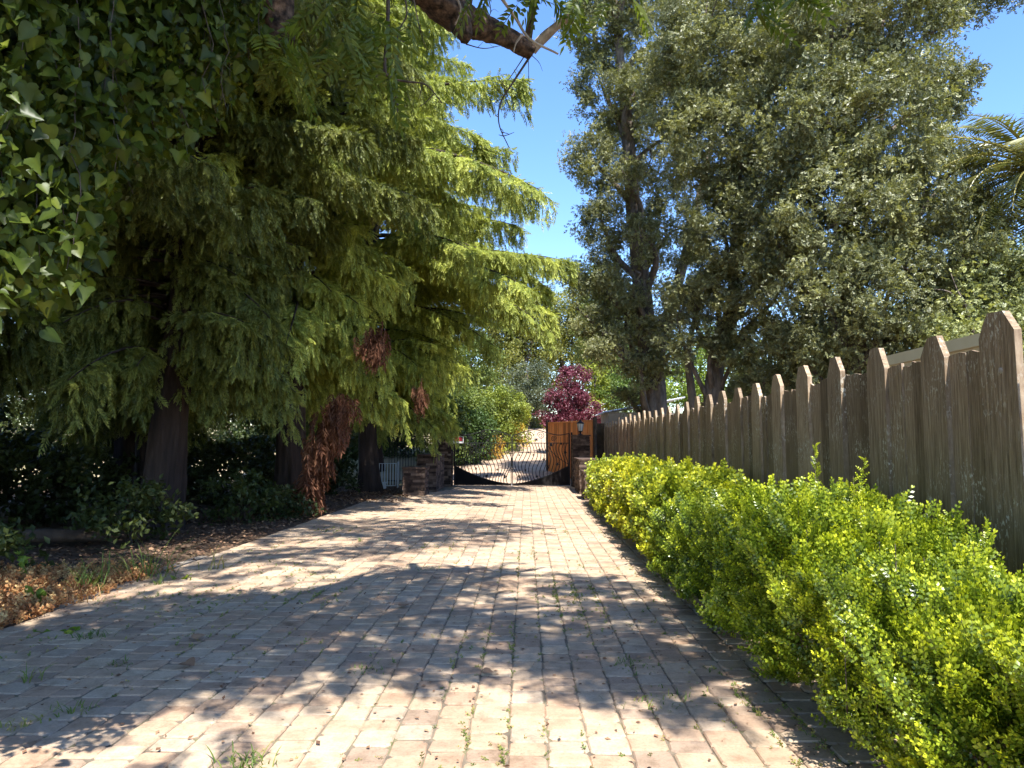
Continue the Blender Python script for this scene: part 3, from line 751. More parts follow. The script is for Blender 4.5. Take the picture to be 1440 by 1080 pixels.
# ------------------------------------------------------------------ walnut overhead
RNG = np.random.default_rng(33)
wb = np.array([-3.3, 1.6, .0])
wal = thing('walnut_tree', 'walnut tree arching over the driveway, rough bark limb with a sawn end at the top', 'tree', tuple(wb))
tr = [wb-wb, np.array([.05, .0, 2.2]), np.array([.3, .3, 3.6])]
mobj('trunk', trunk_mesh(tr, [.36, .3, .27], M['bark_walnut'], 16, .06), wal)
def W_(px, py, d): return at(px, py, d)-wb
mb = MB()
limb_path = [tr[2]-np.array([0, 0, .15]), W_(300, -150, 3.9), W_(420, -120, 4.6), W_(520, -80, 5.2), W_(585, -25, 5.7), W_(640, 22, 6.0), W_(690, 42, 6.2), W_(748, 72, 6.4)]
c = curve(limb_path, 22)
rr = np.interp(np.linspace(0, 1, len(c)), [0, .3, .6, .72, .8, .86, .9, 1], [.22, .18, .14, .125, .13, .105, .085, .08])
mb.tube(c, rr, 36, .06, rough=.16)
mb.tube(curve([W_(640, 12, 6.0), W_(650, 38, 5.95), W_(655, 54, 5.93)], 6), np.linspace(.125, .06, 13), 24, .08, rough=.16)     # knob
mb.tube(curve([W_(742, 60, 6.35), W_(745, 35, 6.3), W_(750, 5, 6.2), W_(760, -60, 6.2)], 5), .035, 10, .05)
mb.tube(curve([W_(645, 20, 6), W_(655, -5, 6.1), W_(650, -60, 6.3)], 5), .07, 10, .06)
mb.tube(curve([W_(385, -160, 4.2), W_(388, -60, 4.2), W_(394, 20, 4.2), W_(398, 62, 4.2)], 6), np.linspace(.13, .07, 19), 14, .08)
mb.build('limb', M['bark_walnut'], wal, True)
mb = MB(); mb.tube(curve([W_(748, 70, 6.38), W_(768, 50, 6.3), W_(790, 32, 6.2), W_(806, 20, 6.1)], 6), np.linspace(.05, .03, 19), 8, .12); o = mb.build('broken_branch', M['twig'], wal, True); o['label'] = 'pale broken branch stub without bark'
mb = MB(); mb.tube(curve([W_(700, -10, 5.8), W_(725, 25, 5.9), W_(745, 55, 6.0), W_(785, 76, 6.1)], 6), np.linspace(.016, .010, 19), 6, .1); o = mb.build('broken_branch', M['twig'], wal, True); o['label'] = 'pale broken branch stub without bark'
mb = MB(); mb.tube(curve([W_(640, -10, 5.7), W_(648, 15, 5.7), W_(640, 35, 5.75)], 6), np.linspace(.012, .006, 13), 5); o = mb.build('broken_branch', M['twig'], wal, True); o['label'] = 'pale broken branch stub without bark'
mb = MB(); mb.tube(curve([W_(735, 48, 6.1), W_(726, 60, 6.1), W_(722, 74, 6.1)], 6), np.linspace(.012, .006, 13), 5); o = mb.build('broken_branch', M['twig'], wal, True); o['label'] = 'pale broken branch stub without bark'
mb = MB(); mb.tube(curve([W_(800, 30, 6.1), W_(812, 36, 6.1)], 3), np.linspace(.025, .008, 4), 6, .15); o = mb.build('broken_branch', M['twig'], wal, True); o['label'] = 'pale broken branch stub without bark'
def twig(pts, r0=.012, side=5):
    mb = MB(); cc = curve(pts, 6); mb.tube(cc, np.linspace(r0, r0*.35, len(cc)), 5)
    for _ in range(side):
        i = RNG.integers(len(cc)//3, len(cc)); dv = norm(RNG.normal(0, 1, 3))*RNG.uniform(.05, .16)
        mb.tube(curve([cc[i], cc[i]+dv*.6+RNG.normal(0, .01, 3), cc[i]+dv], 3), np.linspace(r0*.4, r0*.2, 7), 4)
    mb.build('hanging_twig', M['darktwig'], wal, True)
twig([W_(745, 80, 6.4), W_(722, 115, 6.4), W_(704, 145, 6.4), W_(702, 175, 6.4), W_(716, 208, 6.4)], .012, 9)
twig([W_(738, 78, 6.4), W_(720, 105, 6.45), W_(710, 118, 6.45)], .006, 3)
twig([W_(743, 85, 6.4), W_(744, 115, 6.4), W_(748, 145, 6.4)], .004, 2)
twig([W_(748, 78, 6.4), W_(758, 88, 6.4), W_(763, 100, 6.4)], .004, 0)
twig([W_(546, -30, 4.6), W_(545, 40, 4.6), W_(541, 98, 4.6), W_(552, 112, 4.6), W_(558, 140, 4.6)], .016, 5)
twig([W_(541, 98, 4.6), W_(530, 108, 4.6), W_(527, 125, 4.6)], .009, 2)
twig([W_(552, 112, 4.6), W_(575, 115, 4.6), W_(600, 120, 4.6), W_(622, 145, 4.6)], .009, 4)
twig([W_(566, -20, 4.8), W_(572, 20, 4.8), W_(560, 45, 4.8), W_(560, 80, 4.8)], .008, 3)
twig([W_(580, -10, 5), W_(590, 40, 5), W_(600, 70, 5)], .006, 3)
twig([W_(685, -10, 6), W_(690, 15, 6), W_(684, 30, 6)], .006, 2)
twig([W_(655, 62, 6), W_(680, 68, 6), W_(705, 64, 6)], .006, 2)
# upper limbs that carry the shading crown (above the picture)
mb = MB()
ups = [[(-3.0, 1.9, 3.4), (-3.4, 2.6, 6), (-3.8, 3.4, 8.6), (-4.6, 4.2, 11)], [(-3.1, 1.9, 3.4), (-1.8, 2.4, 5.6), (-.2, 3.0, 6.9), (1.6, 3.2, 7.6)], [(-1.8, 2.4, 5.6), (-1.2, 3.8, 7.0), (-.6, 5.0, 8.2)],
       [(-3.4, 2.6, 6), (-5.4, 4.2, 8.4), (-7.4, 5.6, 10)], [(-.2, 3.0, 6.9), (.6, 4.2, 7.9), (1.5, 4.8, 8.6)], [(-3.1, 2.0, 3.6), (-3.6, 1.0, 5.6), (-3.4, .3, 7.4)]]
for u in ups:
    cc = curve([np.array(p)-wb for p in u], 8); mb.tube(cc, np.linspace(.13, .03, len(cc)), 9, .06)
mb.build('upper_limbs', M['bark_walnut'], wal, True)
kx, ky = SUN[0]/SUN[2], SUN[1]/SUN[2]
def in_poly(x, y, poly):
    r = False; j = len(poly)-1
    for i in range(len(poly)):
        if (poly[i][1] > y) != (poly[j][1] > y) and x < (poly[j][0]-poly[i][0])*(y-poly[i][1])/(poly[j][1]-poly[i][1])+poly[i][0]: r = not r
        j = i
    return r
# where the crown stands over the drive: footprint of its shade, and gaps in it
foot = [(-5.2, 4.2), (-3.2, 4.15), (-1.9, 5.0), (-.2, 5.25), (.5, 4.9), (.8, 4.0), (1.15, 4.0), (1.2, 7.3), (.9, 8.2), (-.1, 9.0), (-1.2, 9.4), (-1.9, 8.2), (-3.0, 7.3), (-5.2, 7.0)]
gaps = [(.1, 7.1, .35), (-2.2, 7.6, .35), (-1.8, 5.9, .3), (-.5, 5.8, .3), (.7, 7.4, .3), (-3.0, 5.2, .3), (-.3, 7.9, .45), (-3.6, 6.1, .3), (-1.3, 6.6, .28), (.45, 6.3, .25), (1.2, 5.3, .3), (1.15, 4.2, .4), (-.9, 8.35, .25), (-2.6, 6.6, .25)]
cp = []
while len(cp) < 235:
    x, y = R(-5.2, 1.8), R(3.1, 9.4)
    if not in_poly(x, y, foot) or any((x-a)**2+((y-b)*.8)**2 < r*r for a, b, r in gaps): continue
    z = R(6.3, 9.0); X, Y = x+kx*z, y+ky*z
    if z < 1.6+.74*max(Y, 0)+.6: continue
    cp.append((X, Y, z, .22))
for _ in range(1000):                                    # the part over the left-hand trees
    z = R(8.5, 13); X, Y = R(-11, -2.3), R(.8, 8.7)
    if z < 2.4+.74*Y: continue
    cp.append((X, Y, z, .75))
foot2 = [(-4.8, 10.3), (-2.6, 9.9), (-1.2, 11.2), (-.3, 12.6), (.1, 13.9), (-1.6, 14.6), (-4.8, 15.2)]  # unseen leaf clusters added to cast shade on the far drive
k2 = 0
while k2 < 120:
    x, y = R(-4.8, .2), R(9.8, 15.2)
    if not in_poly(x, y, foot2): continue
    z = R(9.3, 12.5); k2 += 1
    if z > 2.4+.74*(y+ky*z): cp.append((x+kx*z, y+ky*z, z, .30))
for _ in range(260): cp.append((R(-9.5, -3.7), R(-4, 1.2), R(6.5, 11), .6))  # unseen clusters added further back to block sky and darken the left
for _ in range(8): cp.append((R(-3.4, -1.1), R(.6, 2.2), R(4.5, 5.6), .25))
vis = [(400, 70, 4.0, .12, 5), (375, 40, 3.9, .10, 4), (470, 20, 4.3, .22, 9), (505, 45, 4.3, .22, 12), (540, 15, 4.5, .2, 8), (480, 70, 4.2, .15, 6), (520, 70, 4.4, .13, 4), (690, -22, 5.2, .10, 3), (735, -14, 5.2, .10, 4), (778, -20, 5.2, .12, 4),
       (820, -10, 5, .12, 5), (870, -15, 5, .12, 4), (1065, -14, 4.4, .10, 4), (1105, -12, 4.4, .10, 4), (1140, -35, 4.4, .12, 4), ]
sunny = [(-5.3, 6.3, 1.0), (-3.7, 7.9, .55), (-5.0, 10.45, .95), (-4.2, 12.6, .5), (-3.2, 11.4, .6), (-7.5, 12.5, .5), (-2.6, 4.0, .5)]
cp = [c_ for c_ in cp if not any((c_[0]-kx*c_[2]-a)**2+(c_[1]-ky*c_[2]-b)**2 < (q+c_[3]*.6)**2 for a, b, q in sunny)]
P, D, S = [], [], []
for x, y, z, r in cp:
    for _ in range(11):
        P.append((x+RNG.normal(0, r), y+RNG.normal(0, r), z+RNG.normal(0, .35))); D.append(norm(np.r_[RNG.normal(0, 1, 2), RNG.uniform(-.9, .1)])); S.append(RNG.uniform(.34, .55))
for px, py, d_, r, n in vis:
    c0 = at(px, py, d_)
    for _ in range(n):
        P.append(c0+RNG.normal(0, r*.7, 3)); D.append(norm(np.r_[RNG.normal(0, .6, 2), RNG.uniform(-1.3, -.2)])); S.append(RNG.uniform(.26, .40))
P, D = np.array(P)-wb, np.array(D); n = len(P)
g = scatter(PINNATE, frames(D, norm(RNG.normal(0, .45, (n, 3))+np.array([0, 0, 1]))), P, np.array(S), .35+.35*RNG.random(n))
mobj('crown', np_mesh('walnut_crown', g[0], g[1], M['walnut'], g[2]), wal)

# ------------------------------------------------------------------ ivy curtain
RNG = np.random.default_rng(44)
ivy = thing('ivy_vine', 'ivy with glossy heart shaped leaves hanging as a curtain over the upper left corner', 'climbing plant', (-2.4, 2.6, 3.6))
io = np.array([-2.4, 2.6, 3.6])
low = np.interp
P, stems = [], MB()
for i in range(760):
    px = RNG.uniform(-260, 372); d_ = 2.6+1.35*max(0, px)/372+RNG.uniform(0, 1.2)
    lim = np.interp(px, [-260, 0, 60, 118, 135, 215, 275, 330, 372], [560, 455, 430, 405, 262, 225, 185, 95, 40])*RNG.uniform(.8, 1.0)+RNG.uniform(-50, 25)
    top = at(px+RNG.uniform(-20, 20), -120, d_); bot = at(px, lim, d_)
    n = max(4, int((top[2]-bot[2])/.045)); s = np.linspace(0, 1, n)
    pts = top+(bot-top)*s[:, None]+np.c_[np.cumsum(RNG.normal(0, .012, n)), np.cumsum(RNG.normal(0, .012, n)), np.zeros(n)]
    if n > 4 and i % 5 == 0: stems.tube(pts[::2]-io, .0022, 4)
    P.append(pts+RNG.normal(0, .035, (n, 3)))
P = np.concatenate(P); n = len(P)
U = norm(np.c_[RNG.normal(.1, .75, n), -np.abs(RNG.normal(.75, .5, n)), RNG.normal(.6, .6, n)])
D = norm(np.c_[RNG.normal(0, .7, n), RNG.normal(-.1, .4, n), RNG.uniform(-1.2, -.3, n)])
S = .024+.060*RNG.random(n)**1.4; T = .05+.55*RNG.random(n)**1.3+.3*(RNG.random(n) < .06); Fr = frames(D, U)
k = RNG.random(n) < .5; mb = MB()
for base, q in ((IVY, k), (IVY2, ~k)): mb.inst(scatter(base, Fr[q], (P-io)[q], S[q], T[q]))
mb.build('leaves', M['ivy'], ivy, True)
stems.build('stems', M['darktwig'], ivy)

# ------------------------------------------------------------------ boxwood hedge
RNG = np.random.default_rng(55)
def boxwood(label, y0, hl, top, x0, x1, nsp, size, col, base, shoots=()):
    t = thing('boxwood_shrub', label, 'shrub', ((x0+x1)/2, y0, .05), 0, 'boxwood shrubs in the hedge row')
    hx = (x1-x0)/2; n = nsp
    th = RNG.uniform(0, 2*pi, n); ph = np.arccos(RNG.uniform(-.55, 1, n))
    dx, dy, dz = np.sin(ph)*np.cos(th), np.sin(ph)*np.sin(th), np.cos(ph)
    sg = lambda v, e: np.sign(v)*np.abs(v)**e
    lump = 1+.12*np.sin(th*3+y0)*np.sin(ph*4+y0*2)+.09*np.sin(th*7+ph*5+y0*3)+.07*np.sin(th*13-ph*11)+.04*np.sin(th*23+ph*19)
    rr = np.where(RNG.random(n) < .66, RNG.uniform(.9, 1.04, n), RNG.uniform(.55, .9, n))*lump
    P = np.c_[sg(dx, .7)*hx*rr, sg(dy, .7)*hl*rr, .40*top+sg(dz, .75)*.60*top*rr]
    P[:, 2] = np.maximum(P[:, 2], .06+.1*RNG.random(n))
    nn = norm(np.c_[dx/hx, dy/hl, dz/(.58*top)])
    coh = np.c_[np.sin(th*9+ph*5+y0), np.sin(th*6-ph*9+2*y0), .6*np.sin(th*8+ph*11)]
    D = norm(nn*.55+coh*.45+np.c_[RNG.normal(0, .28, (n, 2)), RNG.uniform(.3, 1.1, n)])
    tint = .20+.42*RNG.random(n)+.24*np.clip(np.sin(th*4+y0)*np.sin(ph*6), 0, 1)
    S = size*RNG.uniform(.7, 1.25, n)
    ex = [(P, D, tint, S)]
    shoots = list(shoots)
    for _ in range(80 if y0 < 6 else 46):
        q = RNG.integers(0, n)
        if P[q, 2] > .62*top: shoots.append((P[q, 0]+(x0+x1)/2, P[q, 1]+y0, P[q, 2], RNG.uniform(.07, .26 if y0 < 6 else .2)))
    for (sx, sy, sz, h) in shoots:
        k = int(h/.02); s = np.linspace(0, 1, k); lean = RNG.normal(0, .12, 2)
        sp = np.c_[sx-(x0+x1)/2+lean[0]*s*h, sy-y0+lean[1]*s*h, sz+h*s-.05]
        ex.append((sp, norm(np.c_[RNG.normal(0, .7, (k, 2)), RNG.uniform(.6, 1.4, k)]), .55+.4*s*RNG.random(k), size*.8*(1.15-.6*s)))
    P, D, tint, S = [np.concatenate([e[i] for e in ex]) for i in range(4)]
    g = scatter(base, frames(D, norm(RNG.normal(0, 1, (len(P), 3)))), P, S, tint)
    f = mobj('foliage', np_mesh('boxwood_foliage', g[0], g[1], M['box'], g[2]), t); f.color = col
    mb = MB()
    for _ in range(16):
        e = np.array([R(-.7, .7)*hx, R(-.7, .7)*hl, top*R(.5, .9)])
        mb.tube(curve([(e[0]*.3, e[1]*.5, -.1), (e[0]*.5+R(-.05, .05), e[1]*.6, top*.3), e], 5), np.linspace(.016, .004, 11), 5)
    for (sx, sy, sz, h) in shoots: mb.tube([(sx-(x0+x1)/2, sy-y0, sz-.3), (sx-(x0+x1)/2, sy-y0, sz+h*.6)], [.004, .002], 4)
    mb.build('stems', M['darktwig'], t, True)
HB = [
 ('nearest boxwood shrub, cut off by the bottom right corner, with the largest leaves', 1.55, 1.0, .98, 1.56, 2.74, 11000, .085, (1.25, 1.22, 1, 1), SPRIG, []),
 ('second nearest boxwood shrub, bright leaves against the bare fence boards', 3.25, 1.15, .84, 1.54, 2.74, 15000, .088, (1.2, 1.2, 1, 1), SPRIG, [(2.5, 4.0, .9, .22), (2.6, 3.1, .9, .2), (2.2, 3.6, .92, .16), (2.65, 2.6, .88, .18)]),
 ('boxwood shrub with two long upright shoots in front of the third tall picket', 5.3, 1.25, 1.06, 1.48, 2.76, 10500, .105, (1.2, 1.2, 1, 1), SPRIG, [(2.35, 5.2, 1.02, .42), (2.3, 5.75, 1.02, .52), (2.3, 5.05, 1.0, .3), (2.35, 5.9, 1.0, .34), (2.4, 4.7, .95, .2), (2.45, 5.45, 1.0, .25)]),
 ('darker green boxwood shrub, fourth from the near end, beside the deepest gap', 7.45, 1.15, .84, 1.50, 2.76, 7000, .12, (.95, 1.0, 1, 1), SPRIG, [(2.3, 8.0, .95, .15)]),
 ('lush boxwood shrub, fifth from the near end, two small shoots on its top', 9.5, 1.15, 1.05, 1.54, 2.76, 5500, .135, (1.1, 1.05, .95, 1), SPRIG_SMALL, [(2.2, 9.2, 1.03, .22), (2.35, 9.9, 1.0, .25)]),
 ('bright yellow boxwood shrub in the middle of the hedge row', 11.6, 1.2, .96, 1.58, 2.76, 4800, .15, (1.25, 1.12, .9, 1), SPRIG_SMALL, [(2.2, 11.8, 1.02, .2)]),
 ('yellow green boxwood shrub, third from the gate end', 13.8, 1.25, 1.04, 1.62, 2.76, 4200, .16, (1.3, 1.15, .9, 1), SPRIG_SMALL, []),
 ('greyish green boxwood shrub, second from the gate end', 16.0, 1.25, 1.0, 1.62, 2.76, 3600, .17, (1.15, 1.08, 1.2, 1), SPRIG_SMALL, []),
 ('last boxwood shrub at the gate end beside the low stone pier', 18.1, 1.1, .95, 1.66, 2.7, 3000, .18, (.95, 1.0, 1.2, 1), SPRIG_SMALL, [(2.0, 18.3, .9, .15)])]
for a in HB: boxwood(*a)

# ------------------------------------------------------------------ weathered fence
FX = 2.98
ntall = 0
fence = thing('wooden_fence', 'weathered grey brown board fence with tall dog eared pickets along the right', 'fence', (FX, 12, 0))
rail = MB(); y = .2; k = 0
panel = MB(); first = True
def board_poly(w, z1, ear, rag=0):
    if ear:
        e1, e2, t1, t2 = R(.12, .19), R(.12, .19), R(.15, .25), R(.15, .25)
        return [(-w/2, .02), (w/2, .02), (w/2+R(-.008, .004), z1-e1), (w*(.25+t1/2), z1-e1*.5+R(-.012, .006)), (w*t1, z1-R(0, .012)), (0, z1-R(-.003, .008)), (-w*t2, z1-R(0, .012)), (-w/2, z1-e2)]
    return [(-w/2, .02), (w/2, .02), (w/2, z1+R(-.02, .02)), (w*.2, z1+R(-.012, .012)), (-w*.15, z1+R(-.012, .012)), (-w/2, z1+R(-.02, .02))]
def put(mb, yc, w, z1, ear, th, xo, tint):
    tz = R(-.009, .009)
    mb.prism(board_poly(w, z1, ear), th, lambda v: np.array([xo+v[1]-.0, yc+v[0]+tz*v[2]-12, v[2]]), tint)
RNG = np.random.default_rng(66); random.seed(5)
for q in range(6): put(panel, 3.02+q*.212, .207, 2.17+R(-.02, .03), False, .022, R(-.012, .006), R(0, .8))
y = 4.295
ntall = 0
while y < 27.4:
    wt = .345 if ntall == 0 else R(.27, .35); pitch = R(.75, .83)
    pk = MB(); put(pk, y+wt/2, wt, 2.37+R(-.06, .05), True, .045, -.035+R(-.004, .004), R(.35, .95))
    pk.build('picket', M['fence'], fence); ntall += 1
    y += wt+.004
    nb = random.choice((2, 2, 2, 3)); ws = [R(.8, 1.2) for _ in range(nb)]
    for j in range(nb):
        w = ws[j]/sum(ws)*(pitch-wt)-.006; put(panel, y+w/2, w, 2.17+R(-.02, .03), False, .022, R(-.012, .006), R(0, .8)); y += w+R(.003, .010)
o = panel.build('board_panel', M['fence'], fence)
for z in (.45, 1.75): rail.box((.055, 2, z), (.05, 27.5, .09))
rail.build('rail', M['fence'], fence)
mb = MB(); mb.box((-.12, 15.55, 1.18), (.30, .16, 2.36), tint=.1); mb.build('end_post', M['log'], fence)
kn = MB(); p = at(1416, 521, 4.45); kn.lathe([(.0, -.012), (.022, -.006), (.026, .004), (.012, .010), (.0, .012)], (0, 0, 0), 9)
kn.v[0] *= .8
v = kn.v[0]; kn.v[0] = np.stack([v[:, 2]*.5-.038, v[:, 0]+p[1]-12, v[:, 1]+p[2]], 1)
kn.build('knot', M['twig'], fence)

# cream rail fence behind it
p0, p1 = at(1240, 509, 6.6), at(1372, 488, 5.4)
vf = thing('vinyl_fence', 'cream vinyl fence whose top rail shows over the boards at the right', 'fence', (3.7, 6.0, .05))
mb = MB(); mb.box((0, .5, 2.345), (.09, 1.7, .10)); mb.build('top_rail', M['vinyl'], vf)
mb = MB(); mb.box((0, .5, .25), (.07, 1.7, .12)); mb.build('bottom_rail', M['vinyl'], vf)
mb = MB()
for q in range(4): mb.box((0, -.09+q*.39, 1.30), (.02, .385, 1.98))
mb.build('panel', M['vinyl'], vf)
for q in (-.41, 1.41):
    mb = MB(); mb.box((0, q, 1.16), (.12, .12, 2.38)); mb.build('post', M['vinyl'], vf)

# ------------------------------------------------------------------ shed with white roof behind the fence
sb = gb(872, 31); shed = thing('garden_shed', 'small shed with pale corrugated roof just over the far end of the fence', 'shed', (sb[0]+1.0, sb[1]+1.5, sb[2]))
mb = MB(); mb.box((0, 0, 1.3), (3.0, 3.2, 2.6)); mb.build('wall', M['shedwall'], shed)
mb = MB(); n = 34
V = []; prof = np.linspace(-1.9, 1.9, n*2)
for i, yv in enumerate(prof):
    r_ = .02 if i % 2 else 0
    V += [(-1.75, yv, 2.60+r_), (1.75, yv, 3.24+r_), (1.75, yv, 3.21+r_), (-1.75, yv, 2.57+r_)]
F = []
for i in range(len(prof)-1):
    for a in range(4): F.append((4*i+a, 4*i+(a+1) % 4, 4*i+4+(a+1) % 4, 4*i+4+a))
mb.add(V, F); mb.build('roof', M['roof'], shed)
mb = MB(); mb.box((-1.2, -1.62, 1.0), (.8, .05, 1.9)); mb.build('door', M['log'], shed)

# ------------------------------------------------------------------ stone piers and pillars
def stone_block(mb, x0, x1, y0, y1, z1, course=.075):
    mb.box(((x0+x1)/2, (y0+y1)/2, z1/2), (x1-x0-.05, y1-y0-.05, z1-.01), tint=.1)
    z = 0
    while z < z1-.02:
        h = min(R(.055, .10), z1-z)
        for side in range(4):
            L_ = (x1-x0) if side % 2 == 0 else (y1-y0); s = 0
            while s < L_-.01:
                l = min(R(.14, .36), L_-s); l = L_-s if L_-s-l < .08 else l
                pr = R(0, .022); th = .05
                if side == 0: c_, d_ = (x0+s+l/2, y0+th/2-pr, z+h/2), (l-.006, th, h-.006)
                elif side == 2: c_, d_ = (x0+s+l/2, y1-th/2+pr, z+h/2), (l-.006, th, h-.006)
                elif side == 1: c_, d_ = (x1-th/2+pr, y0+s+l/2, z+h/2), (th, l-.006, h-.006)
                else: c_, d_ = (x0+th/2-pr, y0+s+l/2, z+h/2), (th, l-.006, h-.006)
                mb.box(c_, d_, tint=R(0, 1), jit=.004); s += l
        z += h
def pier(name, label, cx, cy, wx, wy, h, cap=.05, group='stone piers flanking the gate'):
    t = thing(name, label, 'pillar', (cx, cy, 0), 0, group)
    mb = MB(); stone_block(mb, -wx/2, wx/2, -wy/2, wy/2, h-cap); mb.build('stone_shaft', M['stone'], t)
    mb = MB(); mb.box((0, 0, h-cap/2+.001), (wx+.07, wy+.07, cap), jit=.004); mb.build('cap', M['stone'], t)
    return t
random.seed(9)
pier('stone_pillar', 'tall stacked stone pillar on the left of the iron gate', -3.15, 26.9, .70, .7, 2.10)
pier('stone_pillar', 'tall stacked stone pillar on the right of the gate, in front of the orange fence', 2.02, 26.6, .62, .7, 1.90)
pier('stone_pier', 'mid height stone pier just in front of the left gate pillar', -3.28, 24.6, .62, 2.2, 1.22)
pier('stone_pier', 'low stone pier standing furthest forward on the left of the gate', -3.42, 22.2, .66, .9, .86)
pier('stone_pier', 'mid height stone pier in front of the right gate pillar', 1.95, 23.6, .55, 2.4, 1.10)
pier('stone_pier', 'low stone pier furthest forward on the right, at the hedge end', 1.88, 20.6, .50, 1.2, .80)

def lantern(label, x, y, z):
    t = thing('lantern', label, 'lantern', (x, y, z), 0, 'lanterns on the gate pillars')
    mb = MB(); mb.lathe([(.09, 0), (.09, .02), (.035, .04), (.03, .10), (.07, .13), (.075, .15)], (0, 0, 0), 12); mb.build('base', M['iron'], t)
    mb = MB(); mb.lathe([(.075, .152), (.125, .42)], (0, 0, 0), 8); mb.build('glass', M['glass'], t)
    mb = MB()
    for q in range(8):
        a = q*pi/4; mb.tube([(.077*cos(a), .077*sin(a), .15), (.128*cos(a), .128*sin(a), .425)], .006, 5)
    mb.build('frame', M['iron'], t)
    mb = MB(); mb.lathe([(.15, .42), (.15, .435), (.05, .52), (.03, .53), (.035, .56), (.0, .60)], (0, 0, 0), 12); mb.build('roof', M['iron'], t)
    return t
lantern('dark lantern on the left gate pillar against the shrubs', -3.15, 26.9, 2.101)
lantern('pale glass lantern on the right gate pillar against the orange fence', 2.02, 26.6, 1.901)

# ------------------------------------------------------------------ iron gate
GY0 = 26.75; GL, GR = -2.72, 1.64; GC = (GL+GR)/2; hw = (GR-GL)/2
gate = thing('driveway_gate', 'black wrought iron double gate with wavy bars, leaf ornaments and solid curved base', 'gate', (GC, GY0, 0))
def star(mb, x, z, s, rot):
    pts = []
    for i in range(10):
        a = rot+i*pi/5; r = s*(1 if i % 2 == 0 else .42); pts.append((x+r*cos(a), z+r*sin(a)))
    mb.prism(pts, .014, lambda v: v+np.array([0, -.03, 0]))
def bottom(u): return .06+.70*abs(u)**1.7                      # u: 0 centre .. 1 hinge
def topz(u): return 1.60
random.seed(12)
for sgn in (-1, 1):
    leaf = MB()
    # one leaf; parts in gate coordinates, u from centre to hinge
    X = lambda u: sgn*u*hw
    us = np.linspace(.012, .985, 26)
    fr = MB()
    fr.box((X(.012), 0, .95), (.03, .03, 1.82)); fr.box((X(.985), 0, 1.0), (.05, .05, 1.94))
    fr.tube([(X(.012), 0, 1.60), (X(.985), 0, 1.60)], .014, 6)
    fr.tube([(X(.012), 0, 1.24), (X(.62), 0, 1.24)], .010, 6)
    fr.tube([(X(u), 0, bottom(u)+.02) for u in us], .022, 6)
    top = curve([(X(.012), 0, 1.86), (X(.15), 0, 1.98), (X(.40), 0, 2.10), (X(.62), 0, 1.98), (X(.8), 0, 1.90), (X(.985), 0, 1.96)], 8); fr.tube(top, .016, 6)
    fo = fr.build('gate_leaf', M['iron'], gate)
    pn = MB(); lo_ = [(X(u), .035) for u in us]; hi = [(X(u), bottom(u)) for u in us[::-1]]
    pn.prism(lo_+hi, .02, lambda v: v+np.array([0, -.01, 0])); pn.build('base_panel', M['ironpanel'], fo)
    bars = MB(); nb = 17
    for i in range(nb):
        u = .06+.89*i/(nb-1); z0, z1 = bottom(u), 1.60; zz = np.linspace(z0, z1, 22); ph = 2.3*u+.7; am = .15*(1-.45*u)
        cx = X(u)+sgn*am*np.sin((zz-.2)/1.4*2*pi*.9+ph*2.2)*np.sin(np.clip((zz-z0)/(z1-z0), 0, 1)*pi)**.5
        bars.tube(np.c_[cx, np.zeros(22), zz], .0145, 5)
        if i % 2 == 0: bars.tube([(X(u), 0, 1.60), (X(u), 0, 1.60+.22)], .007, 5)
    # scrolls in the top
    for (uc, zc, r0, dr) in ((.30, 1.86, .17, 1), (.50, 1.88, .15, -1), (.72, 1.76, .11, 1), (.14, 1.80, .12, -1)):
        a = np.linspace(0, 3.6*pi, 40); r = r0*(1-a/(3.6*pi)*.85)
        bars.tube(np.c_[X(uc)+sgn*dr*r*np.cos(a), np.zeros(40), zc+r*np.sin(a)], .012, 5)
    bars.tube(curve([(X(.985), 0, .80), (X(.86), 0, .96), (X(.72), 0, 1.20), (X(.60), 0, 1.55)], 8), .013, 5)
    bars.build('bars', M['iron'], fo)
    for (u, z, s) in ((.08, 1.48, .075), (.20, 1.52, .09), (.30, 1.28, .06), (.42, 1.70, .08), (.14, 1.12, .055), (.55, 1.02, .085), (.68, 1.50, .08), (.78, .86, .085), (.86, 1.60, .07), (.47, 1.40, .07), (.24, .62, .06), (.36, 1.16, .06), (.62, .70, .065), (.13, .34, .08), (.44, .38, .07), (.92, 1.28, .08)):
        sm = MB(); star(sm, X(u)+R(-.03, .03), z+R(-.05, .05), s, R(0, 1.2)); sm.build('leaf_ornament', M['iron'], fo)
for x in (GL-.06, GR+.06):
    pm = MB(); pm.box((x-GC, 0, 1.0), (.06, .06, 2.0)); pm.build('gate_post', M['iron'], gate)
mb = MB(); mb.box((0, -.03, .055), (.03, .02, .10)); mb.build('drop_bolt', M['signwhite'], gate)

# sign hanging on the gate's left end
sp_ = at(644, 618.5, 26.6)
sg_ = thing('sign', 'small red and black sign with white border hung on the left end of the gate', 'sign', (sp_[0], 26.68, sp_[2]))
mb = MB(); mb.box((0, 0, 0), (.40, .008, .25)); mb.build('border', M['signwhite'], sg_)
mb = MB(); mb.box((0, -.006, .025), (.36, .006, .17)); mb.build('panel', M['signblack'], sg_)
mb = MB()
for z, w in ((.082, .24), (.035, .30), (-.015, .30)):
    x = -w/2
    while x < w/2: l = R(.018, .03); mb.box((x+l/2, -.0105, z), (l-.005, .004, .032)); x += l
mb.build('lettering', M['signred'], sg_)

